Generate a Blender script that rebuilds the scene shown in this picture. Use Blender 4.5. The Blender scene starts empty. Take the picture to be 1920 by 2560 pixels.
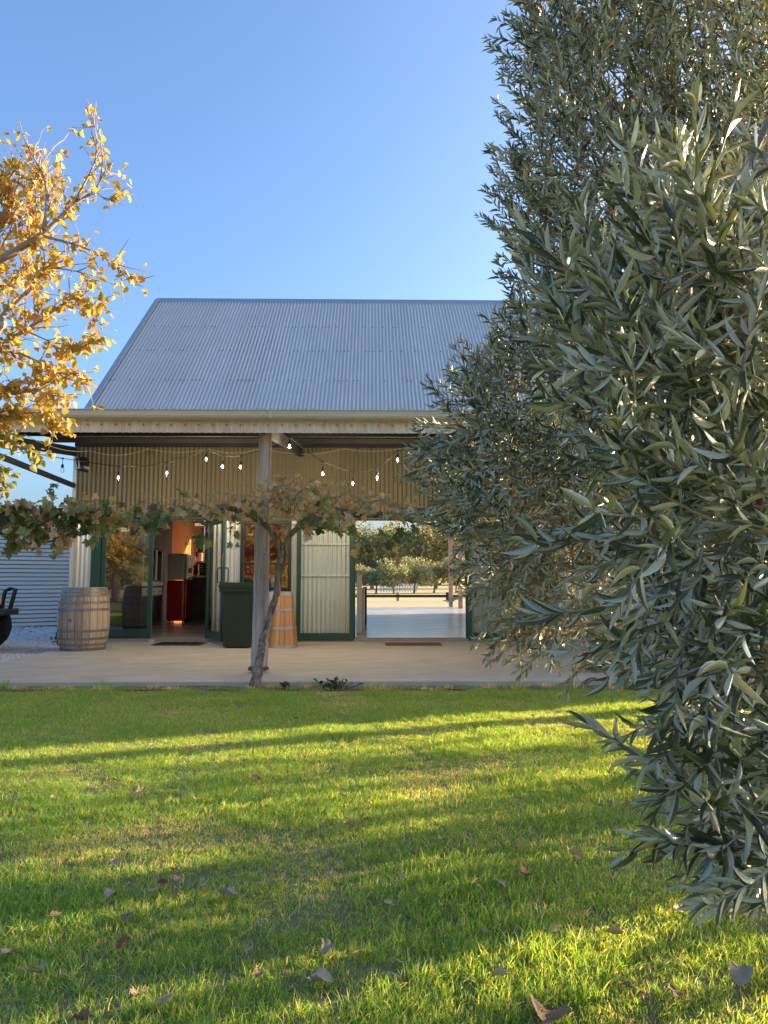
import bpy, math, random
import numpy as np
from mathutils import Vector, Matrix, noise

sc = bpy.context.scene
C = sc.collection
R = math.radians
PI = math.pi

# ------------------------------------------------------------------ camera, light, exposure
FPX = 1850.0
CAMZ = 1.10
PITCH, YAW = R(5.25), R(1.0)
cam = bpy.data.cameras.new('camera'); camo = bpy.data.objects.new('camera', cam); C.objects.link(camo)
camo.location = (0, 0, CAMZ); camo.rotation_euler = (PI/2 + PITCH, 0, -YAW)
cam.sensor_fit = 'VERTICAL'; cam.sensor_height = 36; cam.sensor_width = 27
cam.lens = 36*FPX/2560
cam.clip_start = .05; cam.clip_end = 3000
cam.dof.use_dof = False; cam.dof.focus_distance = 7.0; cam.dof.aperture_fstop = 5.5
sc.camera = camo

SUN_EL, SUN_AZ = R(12), R(69.5)         # azimuth from +Y towards +X
SDIR = Vector((math.cos(SUN_EL)*math.sin(SUN_AZ), math.cos(SUN_EL)*math.cos(SUN_AZ), math.sin(SUN_EL)))
w = bpy.data.worlds.new('World'); sc.world = w; w.use_nodes = True
nt = w.node_tree; bg = nt.nodes['Background']
sky = nt.nodes.new('ShaderNodeTexSky'); sky.sky_type = 'NISHITA'; sky.sun_disc = False
sky.sun_elevation = SUN_EL; sky.sun_rotation = SUN_AZ
sky.air_density = .9; sky.dust_density = 5.0; sky.ozone_density = 3.9; sky.altitude = 200
nt.links.new(sky.outputs[0], bg.inputs[0]); bg.inputs[1].default_value = 0.15
sl = bpy.data.lights.new('sun', 'SUN'); sl.energy = 5.0; sl.angle = R(.5); sl.color = (1, .78, .48)
so = bpy.data.objects.new('sun', sl); C.objects.link(so)
so.rotation_euler = (-SDIR).to_track_quat('-Z', 'Y').to_euler()
sc.view_settings.view_transform = 'Standard'; sc.view_settings.look = 'None'
sc.view_settings.exposure = 1.8; sc.view_settings.gamma = 1; sc.view_settings.use_curve_mapping = False
sc.cycles.max_bounces = 8; sc.cycles.transparent_max_bounces = 24
sc.cycles.diffuse_bounces = 3; sc.cycles.glossy_bounces = 3
sc.cycles.sample_clamp_indirect = 6

_F = Vector((math.sin(YAW)*math.cos(PITCH), math.cos(YAW)*math.cos(PITCH), math.sin(PITCH)))
_R = Vector((math.cos(YAW), -math.sin(YAW), 0)); _U = _R.cross(_F)
def P(px, py, Y):
    """the point of the place seen at photo pixel (px,py) at distance Y"""
    d = _F + _R*((px-960)/FPX) + _U*((1280-py)/FPX)
    return Vector((0, 0, CAMZ)) + d*(Y/d.y)
def proj(p):
    v = Vector(p) - Vector((0, 0, CAMZ)); z = v.dot(_F)
    if z <= .02: return None
    return 960 + FPX*v.dot(_R)/z, 1280 - FPX*v.dot(_U)/z, z

# ------------------------------------------------------------------ materials
def mat(name, col, rough=.6, metal=0., col2=None, scale=6., stretch=(1,1,1), detail=5., bump=0., bscale=None,
        rnd=0., spec=.5, contrast=.5, attr=None, coat=0.):
    m = bpy.data.materials.new(name); m.use_nodes = True
    n = m.node_tree.nodes; l = m.node_tree.links; b = n['Principled BSDF']
    b.inputs['Roughness'].default_value = rough; b.inputs['Metallic'].default_value = metal
    b.inputs['Specular IOR Level'].default_value = spec
    b.inputs['Coat Weight'].default_value = coat
    b.inputs['Base Color'].default_value = (*col, 1)
    tc = n.new('ShaderNodeTexCoord'); mp = n.new('ShaderNodeMapping'); mp.inputs['Scale'].default_value = stretch
    l.new(tc.outputs['Object'], mp.inputs[0])
    out = None
    if col2:
        nz = n.new('ShaderNodeTexNoise'); nz.inputs['Scale'].default_value = scale; nz.inputs['Detail'].default_value = detail
        nz.inputs['Roughness'].default_value = .65
        l.new(mp.outputs[0], nz.inputs[0])
        rp = n.new('ShaderNodeValToRGB'); rp.color_ramp.elements[0].position = .5-contrast/2; rp.color_ramp.elements[1].position = .5+contrast/2
        rp.color_ramp.elements[0].color = (*col, 1); rp.color_ramp.elements[1].color = (*col2, 1)
        l.new(nz.outputs[0], rp.inputs[0]); out = rp.outputs[0]
    if rnd:
        oi = n.new('ShaderNodeObjectInfo'); hs = n.new('ShaderNodeHueSaturation')
        mr = n.new('ShaderNodeMapRange'); mr.inputs[3].default_value = 1-rnd; mr.inputs[4].default_value = 1+rnd
        l.new(oi.outputs['Random'], mr.inputs[0]); l.new(mr.outputs[0], hs.inputs['Value'])
        if out: l.new(out, hs.inputs['Color'])
        else: hs.inputs['Color'].default_value = (*col, 1)
        out = hs.outputs[0]
    if out: l.new(out, b.inputs['Base Color'])
    if bump:
        nb = n.new('ShaderNodeTexNoise'); nb.inputs['Scale'].default_value = bscale or scale*3; nb.inputs['Detail'].default_value = 6
        l.new(mp.outputs[0], nb.inputs[0])
        bp = n.new('ShaderNodeBump'); bp.inputs['Strength'].default_value = bump; bp.inputs['Distance'].default_value = .02
        l.new(nb.outputs[0], bp.inputs['Height']); l.new(bp.outputs[0], b.inputs['Normal'])
    return m

def leaf_mat(name, ramp, back=None, trans=.35, tcol=None, rough=.45, spec=.4):
    """ramp: list of (pos,color) read from the leaf's own tint; back: underside colour"""
    m = bpy.data.materials.new(name); m.use_nodes = True
    n = m.node_tree.nodes; l = m.node_tree.links; b = n['Principled BSDF']; o = n['Material Output']
    at = n.new('ShaderNodeAttribute'); at.attribute_name = 'tint'
    rp = n.new('ShaderNodeValToRGB'); e = rp.color_ramp.elements
    while len(e) < len(ramp): e.new(.5)
    for i, (p, c) in enumerate(ramp): e[i].position = p; e[i].color = (*c, 1)
    l.new(at.outputs['Fac'], rp.inputs[0]); col = rp.outputs[0]
    if back:
        g = n.new('ShaderNodeNewGeometry'); mx = n.new('ShaderNodeMix'); mx.data_type = 'RGBA'
        l.new(g.outputs['Backfacing'], mx.inputs[0]); l.new(col, mx.inputs[6]); mx.inputs[7].default_value = (*back, 1)
        col = mx.outputs[2]
    l.new(col, b.inputs['Base Color']); b.inputs['Roughness'].default_value = rough; b.inputs['Specular IOR Level'].default_value = spec
    t = n.new('ShaderNodeBsdfTranslucent')
    if tcol:
        mm = n.new('ShaderNodeMix'); mm.data_type = 'RGBA'; mm.blend_type = 'MULTIPLY'; mm.inputs[0].default_value = 1
        l.new(rp.outputs[0], mm.inputs[6]); mm.inputs[7].default_value = (*tcol, 1); l.new(mm.outputs[2], t.inputs[0])
    else: l.new(rp.outputs[0], t.inputs[0])
    ms = n.new('ShaderNodeMixShader'); ms.inputs[0].default_value = trans
    l.new(b.outputs[0], ms.inputs[1]); l.new(t.outputs[0], ms.inputs[2]); l.new(ms.outputs[0], o.inputs[0])
    return m

def glass_mat(name, ior=1.6, tint=(.93, .96, .95)):
    m = bpy.data.materials.new(name); m.use_nodes = True
    n = m.node_tree.nodes; l = m.node_tree.links; o = n['Material Output']; n.remove(n['Principled BSDF'])
    tr = n.new('ShaderNodeBsdfTransparent'); tr.inputs[0].default_value = (*tint, 1)
    gl = n.new('ShaderNodeBsdfGlossy'); gl.inputs['Roughness'].default_value = 0.004
    fr = n.new('ShaderNodeFresnel'); fr.inputs[0].default_value = ior
    ms = n.new('ShaderNodeMixShader')
    l.new(fr.outputs[0], ms.inputs[0]); l.new(tr.outputs[0], ms.inputs[1]); l.new(gl.outputs[0], ms.inputs[2]); l.new(ms.outputs[0], o.inputs[0])
    return m

def emit_mat(name, col, s):
    m = bpy.data.materials.new(name); m.use_nodes = True
    b = m.node_tree.nodes['Principled BSDF']; b.inputs['Base Color'].default_value = (*col, 1)
    b.inputs['Emission Color'].default_value = (*col, 1); b.inputs['Emission Strength'].default_value = s
    return m

M = dict(
 zinc = mat('zinc_roof', (.50,.47,.43), .5, .2, (.55,.52,.48), 1.5, (1,.25,1), rnd=.05, contrast=.4),
 ridge = mat('ridge_metal', (.36,.39,.42), .4, .5, (.42,.45,.48), 2.),
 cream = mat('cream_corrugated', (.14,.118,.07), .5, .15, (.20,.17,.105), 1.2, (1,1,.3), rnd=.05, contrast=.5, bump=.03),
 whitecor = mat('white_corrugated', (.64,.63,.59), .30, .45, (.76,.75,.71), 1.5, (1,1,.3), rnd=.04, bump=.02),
 fascia = mat('rusty_fascia', (.92,.88,.82), .5, .0, (.76,.57,.42), 9., (1,1,.25), contrast=.35, rnd=.05),
 gutter = mat('gutter_beige', (.60,.52,.40), .4, .1, (.68,.61,.49), 1.2, (1,1,3), contrast=.6),
 green = mat('green_frame', (.014,.060,.040), .35, 0, (.020,.075,.050), 2.),
 darkgreen = mat('dark_green_frame', (.010,.030,.022), .4),
 beam = mat('dark_beam', (.018,.017,.016), .8, 0, (.035,.032,.03), 4., (1,.2,1)),
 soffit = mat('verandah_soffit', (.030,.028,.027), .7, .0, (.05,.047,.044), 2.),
 post = mat('weathered_post', (.12,.10,.09), .85, 0, (.66,.56,.50), 16., (1,1,.05), 8., .8, 30., contrast=.45),
 bark = mat('vine_bark', (.06,.038,.028), .9, 0, (.40,.29,.22), 26., (1,1,.22), 8., 1., 40., contrast=.32),
 cane = mat('dry_cane', (.24,.16,.10), .8, 0, (.38,.28,.19), 20.),
 bark2 = mat('smooth_bark', (.26,.19,.14), .7, 0, (.36,.27,.20), 6., bump=.3),
 olivebark = mat('olive_bark', (.16,.14,.11), .85, 0, (.30,.27,.22), 12., (1,1,.4), bump=.5),
 twig = mat('olive_twig', (.28,.26,.19), .7),
 concrete = mat('verandah_concrete', (.38,.325,.245), .75, 0, (.67,.59,.475), 2.2, (1,2.0,1), 12., .35, 45., contrast=.75),
 kerb = mat('slab_edge', (.42,.37,.32), .8, 0, (.55,.50,.44), 3., bump=.3),
 polished = mat('polished_floor', (.36,.31,.27), .2, 0, (.90,.86,.81), 1.3, (1,2.2,1), 10., .14, 3.2, contrast=.6, spec=.6),
 step = mat('door_step', (.22,.19,.165), .8, 0, (.34,.30,.265), 5., bump=.3),
 siding = mat('grey_siding', (.84,.76,.67), .45, .0, rnd=.04),
 gravelbase = mat('gravel_base', (.10,.095,.09), .95, 0, (.24,.23,.22), 60., bump=.5),
 stone = mat('gravel_stone', (.42,.41,.40), .85, 0, (.80,.78,.75), 25., contrast=.7),
 soil = mat('lawn_soil', (.10,.12,.035), .95, 0, (.22,.19,.10), 7., bump=.6),
 dirt = mat('bare_dirt', (.14,.085,.055), .95, 0, (.24,.16,.11), 12., bump=.8),
 paddock = mat('paddock_grass', (.42,.33,.15), .95, 0, (.52,.40,.19), .6, bump=.3),
 hoop = mat('galvanised_hoop', (.17,.17,.17), .5, .5, (.30,.29,.28), 10., contrast=.6, bump=.2),
 stave = mat('weathered_stave', (.26,.165,.11), .85, 0, (.66,.52,.40), 12., (2.5,2.5,.25), 8., .5, 20., rnd=.3, contrast=.5),
 oak = mat('varnished_oak', (.46,.21,.060), .28, 0, (.58,.30,.10), 9., (3,3,.2), 6., rnd=.14, coat=.4),
 hoopl = mat('bright_hoop', (.36,.36,.33), .45, .5, (.50,.49,.46), 12., bump=.2),
 barreltop = mat('barrel_head', (.17,.14,.11), .85, 0, (.26,.22,.18), 9.),
 binm = mat('bin_green', (.009,.020,.013), .45, 0, (.016,.030,.020), 3.),
 blackp = mat('black_plastic', (.012,.012,.013), .4),
 blackr = mat('black_rubber', (.010,.010,.010), .8, bump=.3, bscale=60),
 coir = mat('coir_mat', (.16,.065,.030), .95, 0, (.24,.11,.055), 60., bump=.8, bscale=120),
 matd = mat('dark_mat', (.035,.028,.022), .8, 0, (.17,.14,.105), 22., contrast=.3, bump=.6),
 car = mat('dark_car_paint', (.012,.013,.02), .2, 0, spec=.6, coat=.6),
 maroon = mat('maroon_bonnet', (.16,.03,.03), .2, 0, coat=.6),
 chrome = mat('chrome', (.7,.7,.7), .12, 1.),
 steelw = mat('white_steel', (.62,.63,.62), .35, .1),
 fridgew = mat('fridge_white', (.80,.80,.72), .3, 0, coat=.3),
 fridger = mat('fridge_red', (.42,.012,.012), .25, 0, coat=.4),
 redtxt = mat('red_lettering', (.45,.03,.05), .5),
 wooddark = mat('cabinet_wood', (.085,.075,.065), .5, 0, (.14,.125,.11), 6., (1,1,.2)),
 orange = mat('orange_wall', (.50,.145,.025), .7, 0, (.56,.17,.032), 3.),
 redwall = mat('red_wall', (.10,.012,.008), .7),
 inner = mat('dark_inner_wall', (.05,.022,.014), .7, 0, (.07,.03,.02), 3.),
 ceil = mat('inner_roof', (.05,.045,.04), .7),
 countert = mat('counter_top', (.62,.60,.55), .3),
 tanpost = mat('tan_post', (.38,.25,.16), .7, 0, (.46,.32,.21), 4.),
 signw = mat('sign_white', (.75,.74,.66), .5), signt = mat('sign_text', (.05,.05,.04), .6),
 textw = mat('pale_lettering', (.62,.56,.48), .5),
 glass = glass_mat('window_glass', 2.3), glass2 = glass_mat('door_glass', 1.42),
 glassd = glass_mat('dark_glass', 1.6, (.4,.42,.42)),
 bulb = emit_mat('lit_bulb', (1,.80,.50), 6.), bulbg = glass_mat('bulb_glass', 1.3),
 lampw = mat('lamp_panel', (.55,.55,.53), .4), wire = mat('black_wire', (.02,.02,.02), .6), wirew = mat('pale_wire', (.35,.35,.33), .6),
 cup = mat('white_china', (.75,.73,.68), .25), brass = mat('brass', (.5,.3,.1), .3, .8),
 olgreen = mat('green_olive', (.30,.36,.05), .3), oldark = mat('ripe_olive', (.03,.012,.02), .3), olred = mat('reddish_olive', (.16,.02,.03), .3),
 barn = mat('barn_wall', (.5,.48,.44), .6),
)
M['l_olive'] = leaf_mat('olive_leaf', [(0,(.045,.065,.035)),(.35,(.085,.11,.06)),(.72,(.15,.175,.105)),(.86,(.30,.32,.15)),(.93,(.40,.28,.13)),(1,(.34,.21,.10))], back=(.58,.60,.44), trans=.2, tcol=(1.6,1.4,.7), rough=.36, spec=.7)
M['l_autumn'] = leaf_mat('autumn_leaf', [(0,(.24,.25,.06)),(.2,(.46,.37,.07)),(.65,(.64,.45,.09)),(.9,(.58,.31,.08)),(1,(.40,.17,.08))], trans=.48, tcol=(1.2,1.08,.8), rough=.5)
M['l_vine'] = leaf_mat('vine_leaf', [(0,(.07,.11,.04)),(.3,(.16,.21,.08)),(.5,(.33,.34,.13)),(.7,(.46,.31,.17)),(1,(.62,.43,.29))], trans=.3, tcol=(1.4,1.3,.7), rough=.6)
M['l_dry'] = leaf_mat('dry_leaf', [(0,(.26,.13,.07)),(.4,(.38,.26,.18)),(.7,(.48,.38,.30)),(1,(.56,.38,.15))], trans=.2, rough=.8)
M['l_gum'] = leaf_mat('gum_foliage', [(0,(.14,.16,.09)),(.6,(.24,.25,.12)),(1,(.42,.36,.13))], trans=.3, tcol=(1.5,1.3,.6), rough=.6)
M['l_farolive'] = leaf_mat('far_olive_foliage', [(0,(.17,.20,.12)),(1,(.42,.40,.20))], trans=.3, tcol=(1.3,1.2,.7), rough=.6)
M['l_weed'] = leaf_mat('weed_leaf', [(0,(.02,.055,.025)),(1,(.05,.12,.04))], trans=.25)
M['grass'] = leaf_mat('grass_blade', [(0,(.11,.25,.055)),(.45,(.22,.41,.10)),(.8,(.38,.53,.17)),(.9,(.60,.54,.33)),(1,(.74,.67,.50))], trans=.55, tcol=(2.1,1.55,.5), rough=.5, spec=.3)

# ------------------------------------------------------------------ object helpers
def tag(o, label=None, cat=None, group=None, kind=None):
    if label: o['label'] = label
    if cat: o['category'] = cat
    if group: o['group'] = group
    if kind: o['kind'] = kind
    return o
def thing(name, label, cat, loc=(0,0,0), rz=0, group=None, rot=None):
    o = bpy.data.objects.new(name, None); C.objects.link(o); o.location = loc
    o.rotation_euler = rot or (0, 0, rz); o.empty_display_size = .1
    return tag(o, label, cat, group)
def link_mesh(name, me, parent=None, loc=(0,0,0), rot=(0,0,0), scale=None):
    o = bpy.data.objects.new(name, me); C.objects.link(o); o.location = loc; o.rotation_euler = rot
    if scale: o.scale = scale
    if parent: o.parent = parent
    return o

class MB:
    def __init__(s): s.v = []; s.f = []
    def add(s, vs, fs):
        k = len(s.v); s.v += [tuple(v) for v in vs]; s.f += [tuple(i+k for i in f) for f in fs]; return s
    def box(s, x0, x1, y0, y1, z0, z1, mtx=None):
        v = [Vector((x, y, z)) for z in (z0, z1) for y in (y0, y1) for x in (x0, x1)]
        if mtx: v = [mtx @ p for p in v]
        return s.add(v, [(0,2,3,1),(4,5,7,6),(0,1,5,4),(2,6,7,3),(0,4,6,2),(1,3,7,5)])
    def tube(s, pts, rad, n=8, caps=True, wob=0, seed=0):
        pts = [Vector(p) for p in pts]; m = len(pts)
        if not hasattr(rad, '__len__'): rad = [rad]*m
        rg = random.Random(seed); vs = []; fs = []
        up = Vector((0, 0, 1)); prev = None
        for i, p in enumerate(pts):
            d = (pts[min(i+1, m-1)] - pts[max(i-1, 0)])
            if d.length < 1e-9: d = Vector((0, 0, 1))
            d.normalize()
            if prev is None:
                a = d.cross(up if abs(d.z) < .9 else Vector((1, 0, 0))).normalized()
            else:
                a = (prev - d*prev.dot(d)).normalized()
            prev = a; b = d.cross(a)
            for j in range(n):
                t = 2*PI*j/n; r = rad[i]*(1 + (rg.uniform(-wob, wob) if wob else 0))
                vs.append(p + a*(r*math.cos(t)) + b*(r*math.sin(t)))
        for i in range(m-1):
            for j in range(n):
                k = (j+1) % n; fs.append((i*n+j, i*n+k, (i+1)*n+k, (i+1)*n+j))
        if caps: fs.append(tuple(reversed(range(n)))); fs.append(tuple((m-1)*n+j for j in range(n)))
        return s.add(vs, fs)
    def lathe(s, prof, n=24, c=(0,0,0)):
        vs = [(c[0]+r*math.cos(2*PI*j/n), c[1]+r*math.sin(2*PI*j/n), c[2]+z) for r, z in prof for j in range(n)]
        fs = [(i*n+j, i*n+(j+1) % n, (i+1)*n+(j+1) % n, (i+1)*n+j) for i in range(len(prof)-1) for j in range(n)]
        return s.add(vs, fs)
    def mesh(s, name, m, smooth=False, bevel=0):
        me = bpy.data.meshes.new(name); me.from_pydata(s.v, [], s.f); me.materials.append(m)
        if bevel:
            import bmesh
            bm = bmesh.new(); bm.from_mesh(me)
            bmesh.ops.bevel(bm, geom=bm.edges[:], offset=bevel, segments=2, affect='EDGES', profile=.7)
            bm.to_mesh(me); bm.free()
        me.validate()
        if smooth:
            me.polygons.foreach_set('use_smooth', [True]*len(me.polygons))
            try: me.set_sharp_from_angle(angle=R(40))
            except Exception: pass
        me.update(); return me
    def build(s, name, m, parent=None, smooth=False, bevel=0, **k):
        return link_mesh(name, s.mesh(name, m, smooth, bevel), parent, **k)
def B(name, m, parent, x0, x1, y0, y1, z0, z1, bevel=.004, **k):
    return MB().box(x0, x1, y0, y1, z0, z1).build(name, m, parent, bevel=bevel, **k)

def fast_mesh(name, V, F, m, tint=None):
    """V (n,3) floats, F (k,q) ints"""
    V = np.asarray(V, np.float32); F = np.asarray(F, np.int32); q = F.shape[1]
    me = bpy.data.meshes.new(name)
    me.vertices.add(len(V)); me.vertices.foreach_set('co', V.ravel())
    me.loops.add(F.size); me.loops.foreach_set('vertex_index', F.ravel())
    me.polygons.add(len(F)); me.polygons.foreach_set('loop_start', np.arange(len(F), dtype=np.int32)*q)
    me.polygons.foreach_set('use_smooth', np.ones(len(F), bool))
    me.update(calc_edges=True)
    if tint is not None:
        a = me.attributes.new('tint', 'FLOAT', 'POINT'); a.data.foreach_set('value', np.asarray(tint, np.float32))
    me.materials.append(m); return me

# leaf templates: x across, y along, z normal -------------------------------------------------
def tpl_lance(seg=3, fold=.25, curl=.12, w=.5, lobed=False):
    ys = np.linspace(0, 1, seg+1); vs = []; fs = []
    for y in ys:
        ww = w*math.sin(PI*min(max(y, 0), 1)**.85)**.8 if 0 < y < 1 else .04*w
        z = -curl*(y**2)
        vs += [(-ww, y, z + fold*ww), (0, y, z), (ww, y, z + fold*ww)]
    for i in range(seg):
        a = i*3
        fs += [(a, a+1, a+4, a+3), (a+1, a+2, a+5, a+4)]
    return np.array(vs), np.array(fs)
def tpl_round(curl=.2):      # pear/poplar leaf with a pointed tip
    rim = [(0,0),(.30,.12),(.42,.36),(.30,.68),(0,1.0),(-.30,.68),(-.42,.36),(-.30,.12)]
    vs = [(0, .42, -.05)] + [(x, y, curl*abs(x) - curl*.8*(y-.4)**2) for x, y in rim]
    fs = [(0, 1+i, 1+(i+1) % 8, 1+(i+1) % 8) for i in range(8)]
    return np.array(vs), np.array([(a, b, c) for a, b, c, _ in fs])
def tpl_vine(curl=.25, seed=0, plain=False):
    rg = random.Random(seed)
    rim = [(0,.05),(.10,-.13),(.30,-.10),(.36,.03),(.56,.09),(.50,.22),(.34,.30),(.56,.40),(.68,.60),(.46,.66),(.25,.58),(.28,.80),(.13,.90),(0,1.12)]
    if plain: rim = [(0,.02),(.22,-.04),(.42,.10),(.50,.28),(.56,.44),(.44,.58),(.36,.72),(.20,.84),(0,1.0)]
    rim = rim + [(-x, y) for x, y in reversed(rim[1:-1])]
    vs = [(0, .36, -.06)] + [(x, y, curl*(x*x*1.6) - curl*(y-.4)**2 + rg.uniform(-.06, .06)) for x, y in rim]
    n = len(rim)
    return np.array(vs), np.array([(0, 1+i, 1+(i+1) % n) for i in range(n)])
def tpl_curled(seed):
    rg = random.Random(seed); v, f = tpl_vine(.35, seed, True); v = v.copy()
    ax = rg.uniform(.3, .8)
    v[:, 2] += .6*ax*v[:, 0]**2 + rg.uniform(.1, .5)*(v[:, 1]-.3)**2 + np.array([rg.uniform(-.05, .05) for _ in v])
    return v, f

class Leaves:
    """collects leaves one by one; the nearest in view become parts, the rest one stuff part"""
    def __init__(s): s.p = []; s.d = []; s.n = []; s.l = []; s.w = []; s.t = []
    def add(s, p, d, nrm, length, width, tint):
        s.p.append(tuple(p)); s.d.append(tuple(d)); s.n.append(tuple(nrm)); s.l.append(length); s.w.append(width); s.t.append(tint)
    def frames(s):
        p = np.array(s.p); d = np.array(s.d); n = np.array(s.n)
        d /= np.linalg.norm(d, axis=1)[:, None] + 1e-9
        x = np.cross(d, n); x /= np.linalg.norm(x, axis=1)[:, None] + 1e-9
        n = np.cross(x, d); return p, x, d, n
    def build(s, tpls, m, parent, n_parts=300, part='leaf', rest='foliage', seed=0):
        p, x, d, n = s.frames(); L = np.array(s.l); W = np.array(s.w); T = np.array(s.t)
        k = len(p); origin = np.array(parent.location)
        rel = p - np.array([0, 0, CAMZ]); F_, R_, U_ = map(np.array, (_F, _R, _U))
        z = rel @ F_; u = 960 + FPX*(rel @ R_)/np.maximum(z, .05); v = 1280 - FPX*(rel @ U_)/np.maximum(z, .05)
        vis = (z > .3) & (u > 5) & (u < 1915) & (v > 5) & (v < 2555)
        score = np.where(vis, L/np.maximum(z, .05), 0)
        # keep to leaves not buried: prefer those nearest within coarse cells
        cell = (u//14).astype(int)*1000 + (v//14).astype(int); best = {}
        for i in np.nonzero(vis)[0]:
            c = cell[i]
            if c not in best or z[i] < z[best[c]]: best[c] = i
        front = np.zeros(k, bool); front[list(best.values())] = True
        order = np.argsort(-(score*np.where(front, 1, .0)))
        pick = [i for i in order[:n_parts] if score[i] > 0 and front[i]]
        pick_set = np.zeros(k, bool); pick_set[pick] = True
        var = np.array([random.Random(seed*7+i).randrange(len(tpls)) for i in range(k)])
        for vi, (tv, tf) in enumerate(tpls):
            sel = (~pick_set) & (var == vi)
            if vi == 0: allV = []; allF = []; allT = []; off = 0
            idx = np.nonzero(sel)[0]
            if len(idx):
                V = (x[idx][:, None, :]*(tv[None, :, 0, None]*W[idx][:, None, None])
                   + d[idx][:, None, :]*(tv[None, :, 1, None]*L[idx][:, None, None])
                   + n[idx][:, None, :]*(tv[None, :, 2, None]*L[idx][:, None, None]) + (p[idx]-origin)[:, None, :])
                Fc = tf[None] + (np.arange(len(idx))*len(tv))[:, None, None] + off
                off += len(idx)*len(tv)
                allV.append(V.reshape(-1, 3)); allF.append(Fc.reshape(-1, tf.shape[1])); allT.append(np.repeat(T[idx], len(tv)))
        if off:
            o = link_mesh(rest, fast_mesh(rest, np.concatenate(allV), np.concatenate(allF), m, np.concatenate(allT)), parent)
            o['kind'] = 'stuff'
        cache = {}
        for i in pick:
            tb = int(min(.999, max(0, T[i]))*12); key = (var[i], tb)
            if key not in cache:
                tv, tf = tpls[var[i]]; cache[key] = fast_mesh(part, tv, tf, m, np.full(len(tv), (tb+.5)/12))
            mt = Matrix(((x[i][0]*W[i], d[i][0]*L[i], n[i][0]*L[i], p[i][0]-origin[0]),
                         (x[i][1]*W[i], d[i][1]*L[i], n[i][1]*L[i], p[i][1]-origin[1]),
                         (x[i][2]*W[i], d[i][2]*L[i], n[i][2]*L[i], p[i][2]-origin[2]), (0, 0, 0, 1)))
            o = bpy.data.objects.new(part, cache[key]); C.objects.link(o); o.parent = parent; o.matrix_basis = mt

def rv(rg, s=1.): return Vector((rg.gauss(0, s), rg.gauss(0, s), rg.gauss(0, s)))

# ------------------------------------------------------------------ corrugated iron
def corr(name, m, parent, o, u, v, nrm, width, length, pitch=.0762, dep=.0085, seg=8, phase=0):
    o, u, v, nrm = map(Vector, (o, u, v, nrm)); k = max(2, int(round(width/pitch*seg)))
    vs = []
    for i in range(k+1):
        t = width*i/k; h = dep*math.cos(2*PI*t/pitch + phase)
        vs.append(o + u*t + nrm*h); vs.append(o + u*t + v*length + nrm*h)
    fs = [(2*i, 2*i+2, 2*i+3, 2*i+1) for i in range(k)]
    return MB().add(vs, fs).build(name, m, parent, smooth=True)
def sheets(name, m, parent, x0, x1, y, z0, z1, cover=.762, seg=8, dep=.011, nrm=(0, -1, 0), v=None, length=None, o=None):
    x = x0; i = 0
    while x < x1 - 1e-3:
        w_ = min(cover, x1-x)
        oo = (x, y - .0012*(i % 2), z0) if o is None else (x, o[1], o[2] + .003*(i % 2))
        corr(name, m, parent, oo, (1, 0, 0), v or (0, 0, 1), nrm, w_, length or (z1-z0), seg=seg, dep=dep)
        x += cover; i += 1
def screws(parent, pts, m, r=.008):
    mb = MB()
    for p in pts: mb.box(p[0]-r, p[0]+r, p[1]-.012, p[1]+.002, p[2]-r, p[2]+r)
    o = mb.build('screw_heads', m, parent); o['kind'] = 'stuff'

# ================================================================== THE GROUND
def sheet(name, m, x0, x1, y0, y1, z, nx=1, ny=1, hf=None):
    vs = []; fs = []
    for j in range(ny+1):
        for i in range(nx+1):
            X = x0+(x1-x0)*i/nx; Y = y0+(y1-y0)*j/ny
            vs.append((X, Y, z + (hf(X, Y) if hf else 0)))
    for j in range(ny):
        for i in range(nx):
            a = j*(nx+1)+i; fs.append((a, a+1, a+nx+2, a+nx+1))
    o = MB().add(vs, fs).build(name, m, None, smooth=True); return tag(o, kind='structure')
SLABZ, FLOORZ = .06, .115
tag(sheet('ground', M['paddock'], -600, 600, -600, 900, -.02), kind='structure')
sheet('lawn', M['soil'], -14, 18, -14, 7.74, 0.0, 40, 40, lambda x, y: .012*noise.noise(Vector((x*.8, y*.8, 3))) if y < 7.3 else 0)
sheet('dirt_strip', M['dirt'], -4.7, 12, 7.50, 7.755, .012, 90, 3, lambda x, y: .012*noise.noise(Vector((x*6, y*6, 1))))
# verandah slab: one body with a front edge
WX0, WX1, WY, BY = -5.12, 8.6, 12.80, 22.6
slab = MB().box(-4.72, 12.0, 7.76, 12.74, -.05, SLABZ).build('verandah_slab', M['concrete'], None, bevel=.012); tag(slab, kind='structure')
fl = MB().box(WX0+.02, WX1-.05, 12.86, 27.6, -.05, FLOORZ).build('shed_floor', M['polished'], None); tag(fl, kind='structure')
stp = MB().box(-4.74, 2.7, 12.70, 12.857, -.04, FLOORZ-.004).build('door_step', M['step'], None, bevel=.006); tag(stp, kind='structure')
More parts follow.
